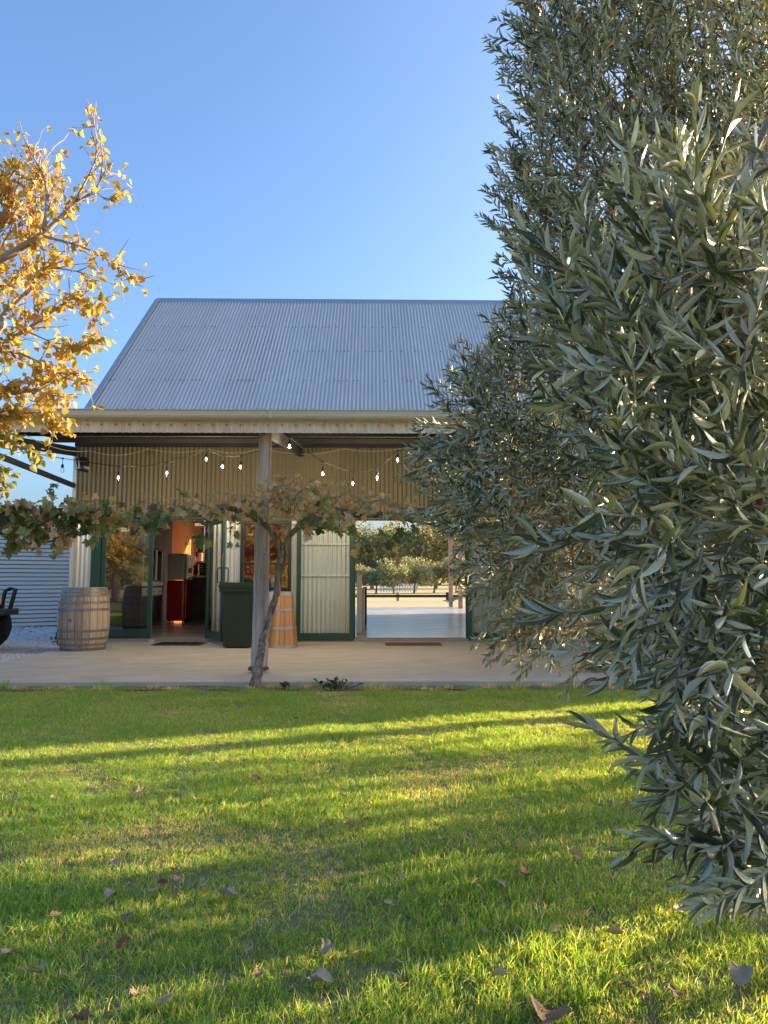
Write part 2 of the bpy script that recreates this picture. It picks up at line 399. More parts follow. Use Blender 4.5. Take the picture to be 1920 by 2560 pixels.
# gravel yard on the left
sheet('gravel_yard', M['gravelbase'], -16, -4.725, 7.9, 17.9, .006)
rg = random.Random(5); V = []; F = []; T = []
for i in range(15000):
    X = -4.76 - abs(rg.gauss(0, 1)) * 2.0 if rg.random() < .8 else rg.uniform(-9, -4.75); Y = rg.uniform(8.2, 17.6)
    if X > -4.74 or X < -10: continue
    r = rg.uniform(.014, .038); a = rg.uniform(0, PI); h = r*rg.uniform(.5, 1)
    k = len(V)
    for j in range(5):
        t = a + 2*PI*j/5; rr = r*rg.uniform(.7, 1.15); V.append((X+rr*math.cos(t), Y+rr*math.sin(t), .005 + h*.25*rg.random()))
    V.append((X+rg.uniform(-.3, .3)*r, Y+rg.uniform(-.3, .3)*r, .008+h))
    F += [(k+j, k+(j+1) % 5, k+5) for j in range(5)]
o = link_mesh('gravel', fast_mesh('gravel', V, F, M['stone'])); o.data.polygons.foreach_set('use_smooth', np.zeros(len(F), bool)); tag(o, 'pale crushed gravel beside the corrugated shed', 'gravel', kind='stuff')

# ================================================================== THE SHED
shed = thing('corrugated_shed', 'large corrugated iron shed with a steep grey roof and green glazed doors', 'shed', (0, 0, 0))
DTOP = 2.14
# lower wall sheets
for a, b, z0 in ((-5.12, -4.78, .05), (-2.79, -2.25, .075), (-1.37, -.30, .075), (1.63, WX1, .075)):
    sheets('wall_sheet', M['whitecor'], shed, a, b, WY, z0, DTOP)
sheets('wall_sheet', M['whitecor'], shed, -2.25, -1.37, WY, .075, .90)
# upper cladding
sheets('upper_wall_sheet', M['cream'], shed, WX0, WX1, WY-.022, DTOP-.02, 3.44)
screws(shed, [(WX0+.0381+.152*i, WY-.03, z) for i in range(90) for z in (2.47, 2.22)], M['hoop'], .007)
B('corner_flashing', M['whitecor'], shed, WX0-.03, WX0+.035, WY-.05, WY+.02, .04, 3.26)
# left side wall, back wall, inner linings
corr('side_wall_sheet', M['whitecor'], shed, (WX0-.012, WY+.02, .05), (0, 1, 0), (0, 0, 1), (-1, 0, 0), BY-WY-.02, 3.4, seg=6)
corr('side_wall_sheet', M['whitecor'], shed, (WX1+.012, WY+.02, .05), (0, 1, 0), (0, 0, 1), (1, 0, 0), BY-WY-.02, 3.4, seg=6)
def gable(x):
    return MB().add([(x, WY, 3.40), (x, BY, 3.40), (x, (WY+BY)/2, 7.78)], [(0, 1, 2)]).build('gable_wall', M['whitecor'], shed)
gable(WX0-.01); gable(WX1+.01)
# inner lining of the left wall: orange paint, darkened near the front to stand for shade
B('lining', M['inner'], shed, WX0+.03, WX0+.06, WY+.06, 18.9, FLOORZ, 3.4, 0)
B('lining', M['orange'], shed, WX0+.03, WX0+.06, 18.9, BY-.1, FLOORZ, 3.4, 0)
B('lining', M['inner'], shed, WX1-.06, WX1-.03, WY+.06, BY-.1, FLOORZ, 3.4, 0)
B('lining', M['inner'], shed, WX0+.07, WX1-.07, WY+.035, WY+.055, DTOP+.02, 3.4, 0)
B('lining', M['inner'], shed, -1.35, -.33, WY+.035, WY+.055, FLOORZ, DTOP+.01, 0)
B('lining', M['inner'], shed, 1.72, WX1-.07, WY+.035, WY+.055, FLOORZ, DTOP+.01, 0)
# back wall with a small window slot and the wide opening
for a, b, z0, z1 in ((WX0+.07, -4.62, 0, 3.42), (-4.55, -4.0, 0, 1.15), (-4.55, -4.0, 2.35, 3.42), (-4.0, -.55, 0, 3.42), (3.9, WX1-.05, 0, 3.42), (-.55, 3.9, 3.36, 3.42)):
    B('back_wall', M['redwall'], shed, a, b, BY-.04, BY+.04, FLOORZ if z0 == 0 else z0, z1, 0)
B('ceiling_lining', M['ceil'], shed, WX0+.07, WX1-.07, WY+.06, BY-.05, 3.43, 3.45, 0)
# the steep roof, front and back slopes, each sheet on its own
RY = (WY+BY)/2; EZ = 3.50; RZ = 7.95
RW0 = WX0-.10; RW1 = WX1+.10
sl_ = math.hypot(RY-12.7, RZ-EZ); vdir = Vector((0, (RY-12.7)/sl_, (RZ-EZ)/sl_)); ndir = Vector((0, -vdir.z, vdir.y))
sheets('roof_sheet', M['zinc'], shed, RW0, RW1, 0, 0, 0, v=vdir, length=sl_, o=(0, 12.7, EZ), nrm=ndir, dep=.009)
vb = Vector((0, -(RY-12.7)/sl_, (RZ-EZ)/sl_)); nb = Vector((0, vb.z, -vb.y))
corr('rear_roof_sheet', M['zinc'], shed, (RW0, 2*RY-12.7, EZ), (1, 0, 0), vb, -nb if nb.z < 0 else nb, RW1-RW0, sl_, seg=4)
# ridge cap and verge flashing
MB().add([(RW0-.04, RY-.17, RZ-.165), (RW0-.04, RY-.02, RZ+.035), (RW0-.04, RY+.02, RZ+.035), (RW0-.04, RY+.17, RZ-.165),
          (RW1+.04, RY-.17, RZ-.165), (RW1+.04, RY-.02, RZ+.035), (RW1+.04, RY+.02, RZ+.035), (RW1+.04, RY+.17, RZ-.165)],
         [(0, 4, 5, 1), (1, 5, 6, 2), (2, 6, 7, 3), (0, 1, 2, 3), (4, 7, 6, 5)]).build('ridge_cap', M['ridge'], shed)
for x in (RW0, RW1):
    a = Vector((x-.05, 12.66, EZ+.015)); mb = MB()
    p = [a, a+Vector((.10, 0, 0)), a+Vector((.10, 0, 0))+ndir*.022, a+ndir*.022]
    q = [k + vdir*(sl_-.1) for k in p]; mb.add(p+q, [(0, 1, 2, 3), (7, 6, 5, 4), (0, 4, 5, 1), (1, 5, 6, 2), (2, 6, 7, 3), (3, 7, 4, 0)])
    mb.build('verge_flashing', M['ridge'], shed)
mb = MB(); rg = random.Random(3)
for t in (1.0, 2.3, 3.7, 5.0):
    for i in range(170):
        if rg.random() < .62: continue
        c = Vector((RW0 + .0762*i, 12.7, EZ)) + vdir*t + ndir*.010
        mb.box(c.x-.010, c.x+.010, c.y-.014, c.y+.012, c.z-.004, c.z+.016)
mb.build('roof_screws', M['hoop'], shed)['kind'] = 'stuff'

# ---- door and window joinery
def leaf(name, w_, h, hinge, ang, parent, glass, side=1, handle=False, rails=(), label=None, frame=M['green'], bot=.14, st=.075):
    """a glazed door leaf hinged at its x=0 edge"""
    d = bpy.data.objects.new(name, None); C.objects.link(d); d.parent = parent; d.location = hinge; d.rotation_euler = (0, 0, ang)
    if label: d['label'] = label
    t = .022; s = side
    def bx(n, x0, x1, z0, z1, m=frame, y=t):
        return B(n, m, d, min(s*x0, s*x1), max(s*x0, s*x1), -y, y, z0, z1, .004)
    bx('stile', 0, st, 0, h); bx('stile', w_-st, w_, 0, h)
    bx('bottom_rail', st, w_-st, 0, bot, y=t-.003); bx('top_rail', st, w_-st, h-.10, h, y=t-.003)
    for z in rails: bx('glazing_bar', st, w_-st, z, z+.035, y=t-.004)
    MB().add([(s*st, 0, bot), (s*(w_-st), 0, bot), (s*(w_-st), 0, h-.10), (s*st, 0, h-.10)], [(0, 1, 2, 3)]).build('pane', glass, d)
    if handle:
        for yy in (-1, 1):
            hx = s*(w_-.04)
            MB().tube([(hx, yy*.02, .93), (hx, yy*.075, .935), (hx, yy*.085, .96), (hx, yy*.085, 1.14), (hx, yy*.075, 1.165), (hx, yy*.02, 1.17)], .011, 8).build('handle', M['darkgreen'], d, smooth=True)
        B('lock_plate', M['chrome'], d, min(s*(w_-.055), s*(w_+.003)), max(s*(w_-.055), s*(w_+.003)), -.027, -.022, 1.20, 1.38, .001)
    return d
def opening_frame(x0, x1, parent, z0=FLOORZ-.01, z1=DTOP):
    B('door_frame', M['green'], parent, x0-.05, x0, WY-.05, WY+.06, z0, z1)
    B('door_frame', M['green'], parent, x1, x1+.05, WY-.05, WY+.06, z0, z1)
    B('door_frame', M['darkgreen'], parent, x0-.05, x1+.05, WY-.052, WY+.062, z1, z1+.055)
opening_frame(-4.73, -2.80, shed)
leaf('fixed_door', .88, 1.99, (-4.62, WY-.005, FLOORZ+.01), 0, shed, M['glass'], rails=())
B('door_frame', M['green'], shed, -4.73, -4.625, WY-.045, WY+.05, FLOORZ, DTOP-.002)
leaf('open_door', 1.0, 1.99, (-2.80, WY-.05, FLOORZ+.01), -R(63), shed, M['glass2'], handle=True, label='narrow green glazed door standing open at right angles to the wall')
B('door_closer', M['steelw'], shed, -3.02, -2.84, WY-.10, WY-.055, 2.02, 2.07)
opening_frame(-.27, 1.63, shed)
leaf('folded_door', .985, 2.02, (-.285, WY-.105, FLOORZ-.03), 0, shed, M['glass2'], side=-1, rails=(), bot=.12, label='green glazed door folded back flat against the corrugated wall')
leaf('folded_door', .985, 2.02, (1.645, WY-.105, FLOORZ-.03), 0, shed, M['glass2'], side=1, bot=.12, label='green glazed door half hidden behind the olive branches')
for z in (1.0, 1.54):
    B('wall_batten', M['whitecor'], shed, -1.24, -.36, WY-.045, WY-.012, z+.16, z+.185, .003)
# window behind the post
win = bpy.data.objects.new('window', None); C.objects.link(win); win.parent = shed
for a, b, z0, z1 in ((-2.25, -2.19, .93, 2.12), (-1.43, -1.37, .93, 2.12), (-2.19, -1.43, .93, .98), (-2.19, -1.43, 2.06, 2.12), (-2.19, -1.43, 1.36, 1.40)):
    B('window_frame', M['darkgreen'], win, a, b, WY-.04, WY+.03, z0, z1)
MB().add([(-2.19, WY-.005, .98), (-1.43, WY-.005, .98), (-1.43, WY-.005, 2.06), (-2.19, WY-.005, 2.06)], [(0, 1, 2, 3)]).build('window_pane', M['glass'], win)

def text(body, size, m, loc, rot, parent, name='lettering', ext=.001, align='CENTER'):
    c = bpy.data.curves.new(name, 'FONT'); c.body = body; c.size = size; c.extrude = ext; c.align_x = align; c.align_y = 'CENTER'
    c.materials.append(m); tmp = bpy.data.objects.new(name, c); me = bpy.data.meshes.new_from_object(tmp); bpy.data.objects.remove(tmp)
    o = link_mesh(name, me, parent, loc, rot)
    return o
text('1938', .06, M['textw'], (P(624, 1337, WY-.012)), (PI/2, 0, 0), win)
sg = P(317, 1325, WY-.02)
s = thing('sign', 'small white no smoking sign stuck on the glass beside the shed entrance', 'sign', sg)
B('sign_plate', M['signw'], s, -.104, .104, -.003, .003, -.028, .028, .001)
text('No Smoking Area', .028, M['signt'], (0, -.0045, .003), (PI/2, 0, 0), s, ext=.0005)

# security light on the corner
c = P(204, 1160, 12.55)
s = thing('security_light', 'black security floodlight with grey panels fixed at the wall corner', 'light', c)
B('lamp_housing', M['blackp'], s, -.075, -.03, -.10, .05, -.11, .10, .006, rot=(0, R(-12), R(20)))
B('lamp_panel', M['lampw'], s, -.065, .035, -.11, -.095, -.10, .09, .003, rot=(0, R(-12), R(-18)))
B('lamp_body', M['blackp'], s, -.02, .09, -.07, .10, -.03, .11, .01)
B('sensor', M['blackp'], s, -.03, .12, -.10, .05, -.125, -.085, .01, rot=(0, R(12), 0))
B('bracket', M['steelw'], s, .02, .05, .05, .22, -.06, -.02, .003)

# ================================================================== THE VERANDAH
ver = thing('verandah', 'open verandah with a beige gutter along the front of the shed', 'verandah')
GZ1 = P(600, 1023, 7.95).z; GZ0 = P(600, 1046, 7.95).z; FZ0 = P(600, 1083, 8.12).z
VX0, VX1 = -5.14, 9.2
# gutter: rounded front profile, in two lengths with a visible join
def gutter(x0, x1):
    prof = [(8.08, GZ0+.002), (7.99, GZ0), (7.955, GZ0+.012), (7.945, GZ0+.035), (7.955, GZ0+.05), (7.95, GZ1-.02), (7.935, GZ1-.008), (7.945, GZ1), (7.965, GZ1-.004), (7.965, GZ0+.03), (8.08, GZ0+.02)]
    n = len(prof); vs = [(x, y, z) for x in (x0, x1) for y, z in prof]
    fs = [(i, i+1, n+i+1, n+i) for i in range(n-1)]
    return MB().add(vs, fs).build('gutter', M['gutter'], ver, smooth=True)
gutter(VX0-.05, P(676, 1030, 7.95).x); gutter(P(676, 1030, 7.95).x+.002, VX1)
B('gutter_joiner', M['gutter'], ver, P(676, 1030, 7.95).x-.012, P(676, 1030, 7.95).x+.012, 7.940, 7.965, GZ0+.005, GZ1-.004, .003)
sheets('fascia_sheet', M['fascia'], ver, VX0, VX1, 8.10, FZ0, GZ0+.05, dep=.009)
fx = VX0+.0381
screws(ver, [(fx+.1524*i, 8.085, GZ0-.045) for i in range(90)], M['hoop'], .007)
# roof sheets rise from the gutter to the wall; underside is the soffit
z8, z12 = GZ1-.005, 3.47
L_ = math.hypot(12.78-8.0, z12-z8); vd = Vector((0, (12.78-8.0)/L_, (z12-z8)/L_)); nd = Vector((0, -vd.z, vd.y))
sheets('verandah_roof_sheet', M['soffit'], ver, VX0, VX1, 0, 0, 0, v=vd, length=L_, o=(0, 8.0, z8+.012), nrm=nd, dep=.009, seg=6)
def roofz(y): return z8 + (y-8.0)*vd.z/vd.y
for y in (8.16, 9.3, 10.5, 11.7, 12.66):
    B('purlin', M['beam'], ver, VX0+.05, VX1-.05, y-.022, y+.022, roofz(y)-.075, roofz(y)-.006, .003)
for x in (VX0+.03, -1.22, 2.45, 6.1):
    y0, y1 = 8.2, 12.75; t = .05
    v = [(xx, y, roofz(y)-dz) for xx in (x-t/2, x+t/2) for y, dz in ((y0, .08), (y1, .08), (y1, .235), (y0, .235))]
    MB().add(v, [(0, 1, 2, 3), (7, 6, 5, 4), (0, 4, 5, 1), (1, 5, 6, 2), (2, 6, 7, 3), (3, 7, 4, 0)]).build('rafter', M['beam'], ver)
B('front_beam', M['beam'], ver, VX0+.06, VX1-.05, 8.20, 8.26, FZ0+.035, FZ0+.16, .004)
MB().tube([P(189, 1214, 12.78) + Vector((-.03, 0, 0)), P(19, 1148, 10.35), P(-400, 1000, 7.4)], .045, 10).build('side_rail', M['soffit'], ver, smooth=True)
# posts
def post(px0, px1, Y, seed, name='post'):
    a = P(px0, 1675, Y); b = P(px1, 1078, Y-.18); a.z = SLABZ
    pts = []; rad = []; rg = random.Random(seed)
    for i in range(15):
        t = i/14; p = a.lerp(b, t) + Vector((.008*math.sin(t*5+seed), .006*math.cos(t*4), 0)); pts.append(p); rad.append((.094*(1-t)+.072*t)*rg.uniform(.98, 1.03))
    o = MB().tube(pts, rad, 14, wob=.035, seed=seed).build(name, M['post'], ver, smooth=True)
    mb = MB(); mb.lathe([(.118, 0), (.12, .02), (.10, .04)], 12, (a.x, a.y, SLABZ+.03)); mb.build('post_collar', mat('rust', (.11,.05,.03), .9, 0, (.2,.09,.05), 20, bump=.8), ver)
    return a
pa = post(646, 665, 8.52, 1); post(1478, 1462, 8.52, 2)
a = post(2700, 2660, 8.52, 4)
B('bolt_plate', M['chrome'], ver, P(657, 1272, 8.42).x-.012, P(657, 1272, 8.42).x+.012, 8.385, 8.41, P(657, 1272, 8.4).z-.012, P(657, 1272, 8.4).z+.012, .004)

# ================================================================== STRING LIGHTS
def catenary(a, b, sag, n=10):
    return [a.lerp(b, i/n) + Vector((0, 0, -sag*4*(i/n)*(1-i/n))) for i in range(n+1)]
def string_lights(name, label, spine, bulbs, unlit=()):
    t = thing(name, label, 'string lights', spine[0]); o = Vector(spine[0])
    MB().tube([Vector(p)-o for p in spine], .006, 6).build('cable', M['wire'], t, smooth=True)
    for i, (px, py, y2, Y) in enumerate(bulbs):
        a = P(px, py, Y) - o; drop = (y2-py)/FPX*Y
        b = bpy.data.objects.new('bulb', None); C.objects.link(b); b.parent = t; b.location = a
        MB().tube([(0, 0, 0), (0, 0, -drop*.45)], .004, 6).build('drop_wire', M['wire'], b)
        MB().lathe([(.001, .012), (.02, .008), (.02, -.008), (.001, -.012)], 8).build('clip', M['wire'], b)
        MB().lathe([(.002, -drop*.40), (.014, -drop*.42), (.019, -drop*.50), (.019, -drop*.66), (.002, -drop*.66)], 10).build('socket', M['blackp'], b, smooth=True)
        z = -drop*.66
        MB().lathe([(.013, z), (.024, z-.022), (.027, z-.042), (.019, z-.062), (.001, z-.072)], 12).build('bulb_glass', M['bulbg'], b, smooth=True)
        if i not in unlit:
            pl = bpy.data.lights.new('bulb_glow', 'POINT'); pl.energy = 5.6; pl.color = (1, .82, .56); pl.shadow_soft_size = .03
            lo = bpy.data.objects.new('bulb_glow', pl); C.objects.link(lo); lo.parent = b; lo.location = (0, 0, z-.16)
            MB().lathe([(.001, z-.008), (.010, z-.016), (.013, z-.040), (.008, z-.054), (.001, z-.058)], 8).build('filament', M['bulb'], b, smooth=True)
s1 = [P(*q) for q in ((-260, 1090, 10.3), (0, 1119, 10.6), (157, 1146, 10.1), (220, 1156, 11.2), (297, 1166, 10.9), (360, 1165, 10.8), (418, 1156, 10.7), (470, 1142, 10.7), (516, 1124, 10.7), (557, 1140, 10.7), (602, 1140, 10.6), (650, 1125, 11.2), (724, 1094, 9.4))]
string_lights('string_lights', 'string of warm lit bulbs sagging under the left half of the verandah', s1,
    [(157, 1146, 1182, 10.1), (297, 1166, 1200, 10.9), (418, 1156, 1188, 10.7), (516, 1124, 1152, 10.7), (557, 1140, 1172, 10.7), (602, 1140, 1174, 10.6), (724, 1094, 1118, 9.4)], unlit=(0,))
s2 = [P(*q) for q in ((724, 1093, 9.4), (770, 1130, 11), (807, 1154, 10.3), (845, 1169, 10.5), (882, 1180, 10.6), (915, 1177, 10.6), (943, 1167, 10.6), (970, 1150, 10.6), (994, 1126, 10.6), (1040, 1140, 10.6), (1100, 1150, 10.6), (1160, 1130, 10.6))]
string_lights('string_lights', 'string of warm lit bulbs in a deep loop right of the timber post', s2,
    [(807, 1154, 1192, 10.3), (882, 1180, 1215, 10.6), (943, 1167, 1200, 10.6), (994, 1126, 1153, 10.6), (1100, 1150, 1180, 10.6)])
sw = []
for a, b, sg_ in (((60, 1086, 8.9), (225, 1127, 12.0), .08), ((225, 1127, 12.0), (370, 1122, 12.3), .09), ((370, 1122, 12.3), (520, 1122, 12.4), .06), ((520, 1122, 12.4), (655, 1120, 12.4), .08), ((655, 1120, 12.4), (860, 1122, 12.4), .10), ((860, 1122, 12.4), (1010, 1120, 12.4), .05), ((1010, 1120, 12.4), (1200, 1140, 12.4), .08)):
    sw += catenary(P(*a), P(*b), sg_, 8)[:-1]
t = thing('power_cable', 'thin pale cable looping along the top of the verandah wall', 'cable', sw[0])
MB().tube([p - sw[0] for p in sw], .0045, 5).build('cable', M['wirew'], t, smooth=True)
mb = MB()
for px in (372, 383, 607, 893, 928): mb.tube([P(px, 1115, 12.4)-sw[0], P(px-2, 1136, 12.4)-sw[0]], .006, 4)
mb.build('cable_ties', M['wire'], t)['kind'] = 'stuff'

# ================================================================== BARRELS, BIN, MATS
def cask(name, label, loc, h, prof, n, stave_m, hoop_m, hoops, headz, head_m, rot=0, group=None):
    t = thing(name, label, 'barrel', loc, rot, group)
    rf = lambda u: np.interp(u, [a for a, _ in prof], [b for _, b in prof])
    N = 10; vs = []; dth = 2*PI/n; g = dth*.47
    for i in range(N+1):
        u = i/N; r = rf(u); z = u*h
        vs += [(r*math.cos(-g), r*math.sin(-g), z), ((r+.002), 0, z), (r*math.cos(g), r*math.sin(g), z), ((r-.03)*math.cos(g), (r-.03)*math.sin(g), z), ((r-.03)*math.cos(-g), (r-.03)*math.sin(-g), z)]
    fs = [(i*5+j, i*5+(j+1) % 5, (i+1)*5+(j+1) % 5, (i+1)*5+j) for i in range(N) for j in range(5)] + [(4, 3, 2, 1, 0), tuple(N*5+j for j in range(5))]
    me = MB().add(vs, fs).mesh('stave', stave_m, smooth=True)
    for i in range(n): link_mesh('stave', me, t, rot=(0, 0, i*dth + .03))
    for a, b in hoops:
        ra, rb = rf(a)+.005, rf(b)+.005
        MB().lathe([(ra-.004, a*h), (ra, a*h+.001), (rb, b*h-.001), (rb-.004, b*h)], 40).build('hoop', hoop_m, t, smooth=True)
    MB().lathe([(rf(1)-.028, headz), (.001, headz)], 32).build('barrel_head', head_m, t)
    return t
bl = P(207, 1616, 11.35); bl.z = SLABZ
f = lambda *q: [(1-b, 1-a) for a, b in q]
cask('wine_barrel', 'large weathered grey brown wine barrel beside the left door', bl, .93,
     [(0, .315), (.1, .34), (.25, .362), (.45, .372), (.55, .372), (.75, .360), (.9, .335), (1, .315)], 22, M['stave'], M['hoop'],
     f((.005, .075), (.085, .14), (.215, .255), (.33, .372), (.665, .705), (.79, .83), (.885, .92), (.95, .995)), .89, M['barreltop'])
wb = bpy.data.objects['wine_barrel']
MB().lathe([(.001, .0), (.026, .002), (.028, -.01)], 14).build('bung', M['barreltop'], wb, loc=(-.06, -.373, .45), rot=(PI/2, 0, 0), smooth=True)
B('lid_handle', M['beam'], wb, .0, .10, -.2, -.14, .90, .93, .008)
kl = P(708, 1612, 11.7); kl.z = SLABZ
cask('oak_cask', 'tapered varnished golden oak cask with galvanised hoops behind the vine trunk', kl, .86,
     [(0, .226), (.5, .188), (1, .148)], 16, M['oak'], M['hoopl'], f((.0, .075), (.30, .345), (.625, .675), (.955, .998)), .82, M['hoopl'])
# wheelie bin
bb = P(597, 1611, 11.75); bb.z = SLABZ
t = thing('wheelie_bin', 'dark green wheelie bin with black lid between open door and post', 'bin', bb, R(3))
mb = MB(); w0, d0, w1, d1 = .21, .26, .262, .34
ring = lambda w_, d_, z: [(-w_+.04, -d_, z), (w_-.04, -d_, z), (w_, -d_+.04, z), (w_, d_-.04, z), (w_-.04, d_, z), (-w_+.04, d_, z), (-w_, d_-.04, z), (-w_, -d_+.04, z)]
rings = [ring(w0, d0, .02), ring(w0+.006, d0+.006, .09), ring(w1-.01, d1-.02, .86), ring(w1+.012, d1+.005, .865), ring(w1+.014, d1+.007, .93)]
vs = sum(rings, []); mb.add(vs, [(i*8+j, i*8+(j+1) % 8, (i+1)*8+(j+1) % 8, (i+1)*8+j) for i in range(4) for j in range(8)] + [tuple(reversed(range(8)))])
mb.build('bin_body', M['binm'], t, smooth=True)
mb = MB(); rings = [ring(w1+.024, d1+.016, .925), ring(w1+.024, d1+.016, .965), ring(w1-.01, d1-.02, .995), ring(w1-.10, d1-.12, 1.005)]
vs = sum(rings, []); mb.add(vs, [(i*8+j, i*8+(j+1) % 8, (i+1)*8+(j+1) % 8, (i+1)*8+j) for i in range(3) for j in range(8)] + [tuple(range(24, 32))])
mb.build('bin_lid', M['binm'], t, smooth=True)
MB().tube([(-.2, d1+.05, .93), (.2, d1+.05, .93)], .014, 8).build('bin_handle', M['binm'], t)
for s_ in (-1, 1): MB().tube([(s_*.20, .27, .10), (s_*.25, .27, .10)], .10, 18).build('wheel', M['blackr'], t, smooth=True)
# door mats
def door_mat(name, label, c, w_, d_, m, cat, rows=0):
    t = thing(name, label, cat, c)
    B('mat_base', m, t, -w_/2, w_/2, -d_/2, d_/2, 0, .014, .004)
    if rows:
        for j in range(rows):
            y = -d_/2+.05+(d_-.10)*j/(rows-1)
            pts = [(-w_/2+.04+(w_-.08)*i/18, y + .02*math.sin(i*1.5+j), .016) for i in range(19)]
            MB().tube(pts, .009, 5).build('scroll_rib', M['blackr'], t)
    else: B('mat_border', M['barreltop'], t, -w_/2-.008, w_/2+.008, d_/2, d_/2+.01, 0, .013, .002)
    return t
c = P(448, 1607, 12.2); c.z = SLABZ; door_mat('door_mat', 'dark patterned door mat in front of the open entrance', c, .78, .48, M['matd'], 'doormat', 6)
c = P(1033, 1604, 12.1); c.z = SLABZ; door_mat('door_mat', 'red brown coir door mat below the wide through doorway', c, .90, .45, M['coir'], 'doormat')
c = P(381, 1598, 12.60); c.z = SLABZ
t = thing('concrete_block', 'small grey block under the corner of the closed glass door', 'block', c)
B('block_body', M['kerb'], t, -.05, .05, -.06, .06, 0, .05, .006)

# ================================================================== INSIDE THE SHED
fx = P(450, 1552, 17.7)
X0 = WX0+.07
t = thing('retro_fridge', 'tall retro fridge with white top half and red bottom half', 'fridge', (P(452, 1552, 17.6).x, 17.6, FLOORZ))
B('fridge_base', M['fridger'], t, -.27, .14, -.30, .30, .04, .98, .05)
B('fridge_top', M['fridgew'], t, -.27, .14, -.30, .30, .985, 1.60, .07)
B('fridge_door', M['fridger'], t, .145, .185, -.29, .29, .06, .975, .02)
B('freezer_door', M['fridgew'], t, .145, .185, -.29, .29, .99, 1.57, .03)
B('handle', M['chrome'], t, .19, .205, -.26, -.24, 1.08, 1.52, .006)
B('handle', M['chrome'], t, -.275, -.265, -.31, -.302, .08, .95, .002)
B('badge_rail', M['chrome'], t, .187, .195, -.2, .2, 1.02, 1.045, .002)
# script-style emblem as ribbons of red
for k, zz in enumerate((1.16, 1.22)):
    pts = [(.189, -.16 + .3*i/24, zz + .03*math.sin(i*1.3+k) + .0015*i) for i in range(25)]
    MB().tube(pts, .007, 4).build('emblem', M['redtxt'], t)
for zz in (0, 1): MB().lathe([(.001, 0), (.03, 0), (.03, .04), (.001, .04)], 10).build('foot', M['steelw'], t, loc=(.12 if zz else -.2, -.25, 0))
# glazed cupboard
cx = P(410, 1556, 15.8)
t = thing('display_cupboard', 'dark grey cupboard with tall glass doors and three small drawers', 'cupboard', (X0+.22, 15.9, FLOORZ))
hw = .72
B('carcass', M['wooddark'], t, -.2, .17, -hw, hw, .05, 1.66, .01)
B('cornice', M['wooddark'], t, -.2, .24, -hw-.03, hw+.03, 1.66, 1.70, .008)
for k in range(3):
    y0 = -hw+.02+k*.475; y1 = y0+.455
    B('cupboard_door', M['siding'], t, .172, .19, y0, y0+.05, .98, 1.62, .003); B('cupboard_door', M['siding'], t, .172, .19, y1-.05, y1, .98, 1.62, .003)
    B('door_pane', M['glassd'], t, .174, .178, y0+.05, y1-.05, .98, 1.62, 0)
    B('drawer', M['siding'], t, .172, .195, y0+.01, y1-.01, .66, .82, .004)
    B('drawer_pull', M['chrome'], t, .196, .215, (y0+y1)/2-.05, (y0+y1)/2+.05, .735, .755, .003)
    B('lower_panel', M['blackp'], t, .172, .18, y0+.01, y1-.01, .08, .62, .004)
B('rail', M['siding'], t, .172, .20, -hw, hw, .86, .94, .004)
# wall clock above it
t = thing('wall_clock', 'round dark wall clock above the glass cupboard', 'clock', (X0+.01, 16.3, 1.98), rot=(0, PI/2, 0))
MB().lathe([(.001, .0), (.14, .0), (.155, .02), (.155, .04), (.135, .03), (.001, .03)], 28).build('clock_face', M['wooddark'], t, smooth=True)
for k in range(12):
    B('hour_mark', M['cup'], t, .085, .115, -.006, .006, .031, .035, 0, rot=(0, 0, k*PI/6))
# air conditioner
a = P(425, 1318, 15.3)
t = thing('air_conditioner', 'long white wall air conditioner above the entrance interior', 'air conditioner', (X0+.11, 15.5, a.z-.02))
B('casing', M['fridgew'], t, -.10, .11, -.95, .95, -.07, .13, .03); B('vent_flap', M['steelw'], t, -.02, .118, -.85, .85, -.085, -.072, .004)
# conduit pipes
t = thing('conduit_pipe', 'thin white vertical pipe on the dark inner wall left of the fridge', 'pipe', (X0+.03, 16.85, FLOORZ))
MB().tube([(0, 0, 0), (0, 0, 3.2)], .02, 8).build('pipe', M['steelw'], t)
# counter
t = thing('shop_counter', 'dark counter faced with horizontal corrugated iron and a pale top', 'counter', (-3.4, 18.3, FLOORZ))
corr('counter_front', M['wooddark'], t, (-1.12, -.31, .0), (0, 0, 1), (1, 0, 0), (0, -1, 0), 1.05, 2.1, pitch=.05, dep=.008)
B('counter_body', M['wooddark'], t, -1.12, .98, -.295, .30, 0, 1.05, .005); B('counter_top', M['countert'], t, -1.16, 1.02, -.36, .36, 1.055, 1.095, .006)
CT = FLOORZ+1.096
def crate(name, label, cat, X, Y, z, w_, d_, h, m): 
    t = thing(name, label, cat, (X, Y, z)); return t
# coffee machine
mx = P(500, 1440, 18.3).x
t = thing('coffee_machine', 'dark espresso machine standing on the shop counter', 'coffee machine', (P(518, 1440, 18.35).x+.05, 18.4, CT))
B('machine_body', M['chrome'], t, -.12, .30, -.16, .2, .10, .34, .03); B('drip_tray', M['chrome'], t, -.12, .30, -.2, .2, 0, .06, .01)
B('machine_back', M['blackp'], t, -.11, .29, .0, .19, .06, .10, .005)
MB().tube([(-.03, -.18, .12), (-.03, -.28, .10)], .016, 8).build('portafilter', M['chrome'], t); MB().tube([(-.12, -.15, .3), (-.16, -.17, .2), (-.155, -.17, .05)], .007, 6).build('steam_wand', M['chrome'], t)
t = thing('menu_board', 'small black menu board on the counter edge', 'board', (P(507, 1440, 18.1).x, 18.05, CT))
B('board', M['blackp'], t, -.075, .075, -.01, .01, 0, .30, .004)
for k in range(4): B('chalk_line', M['textw'], t, -.05, .045-.015*(k % 2), -.0125, -.0105, .24-.05*k, .25-.05*k, 0)
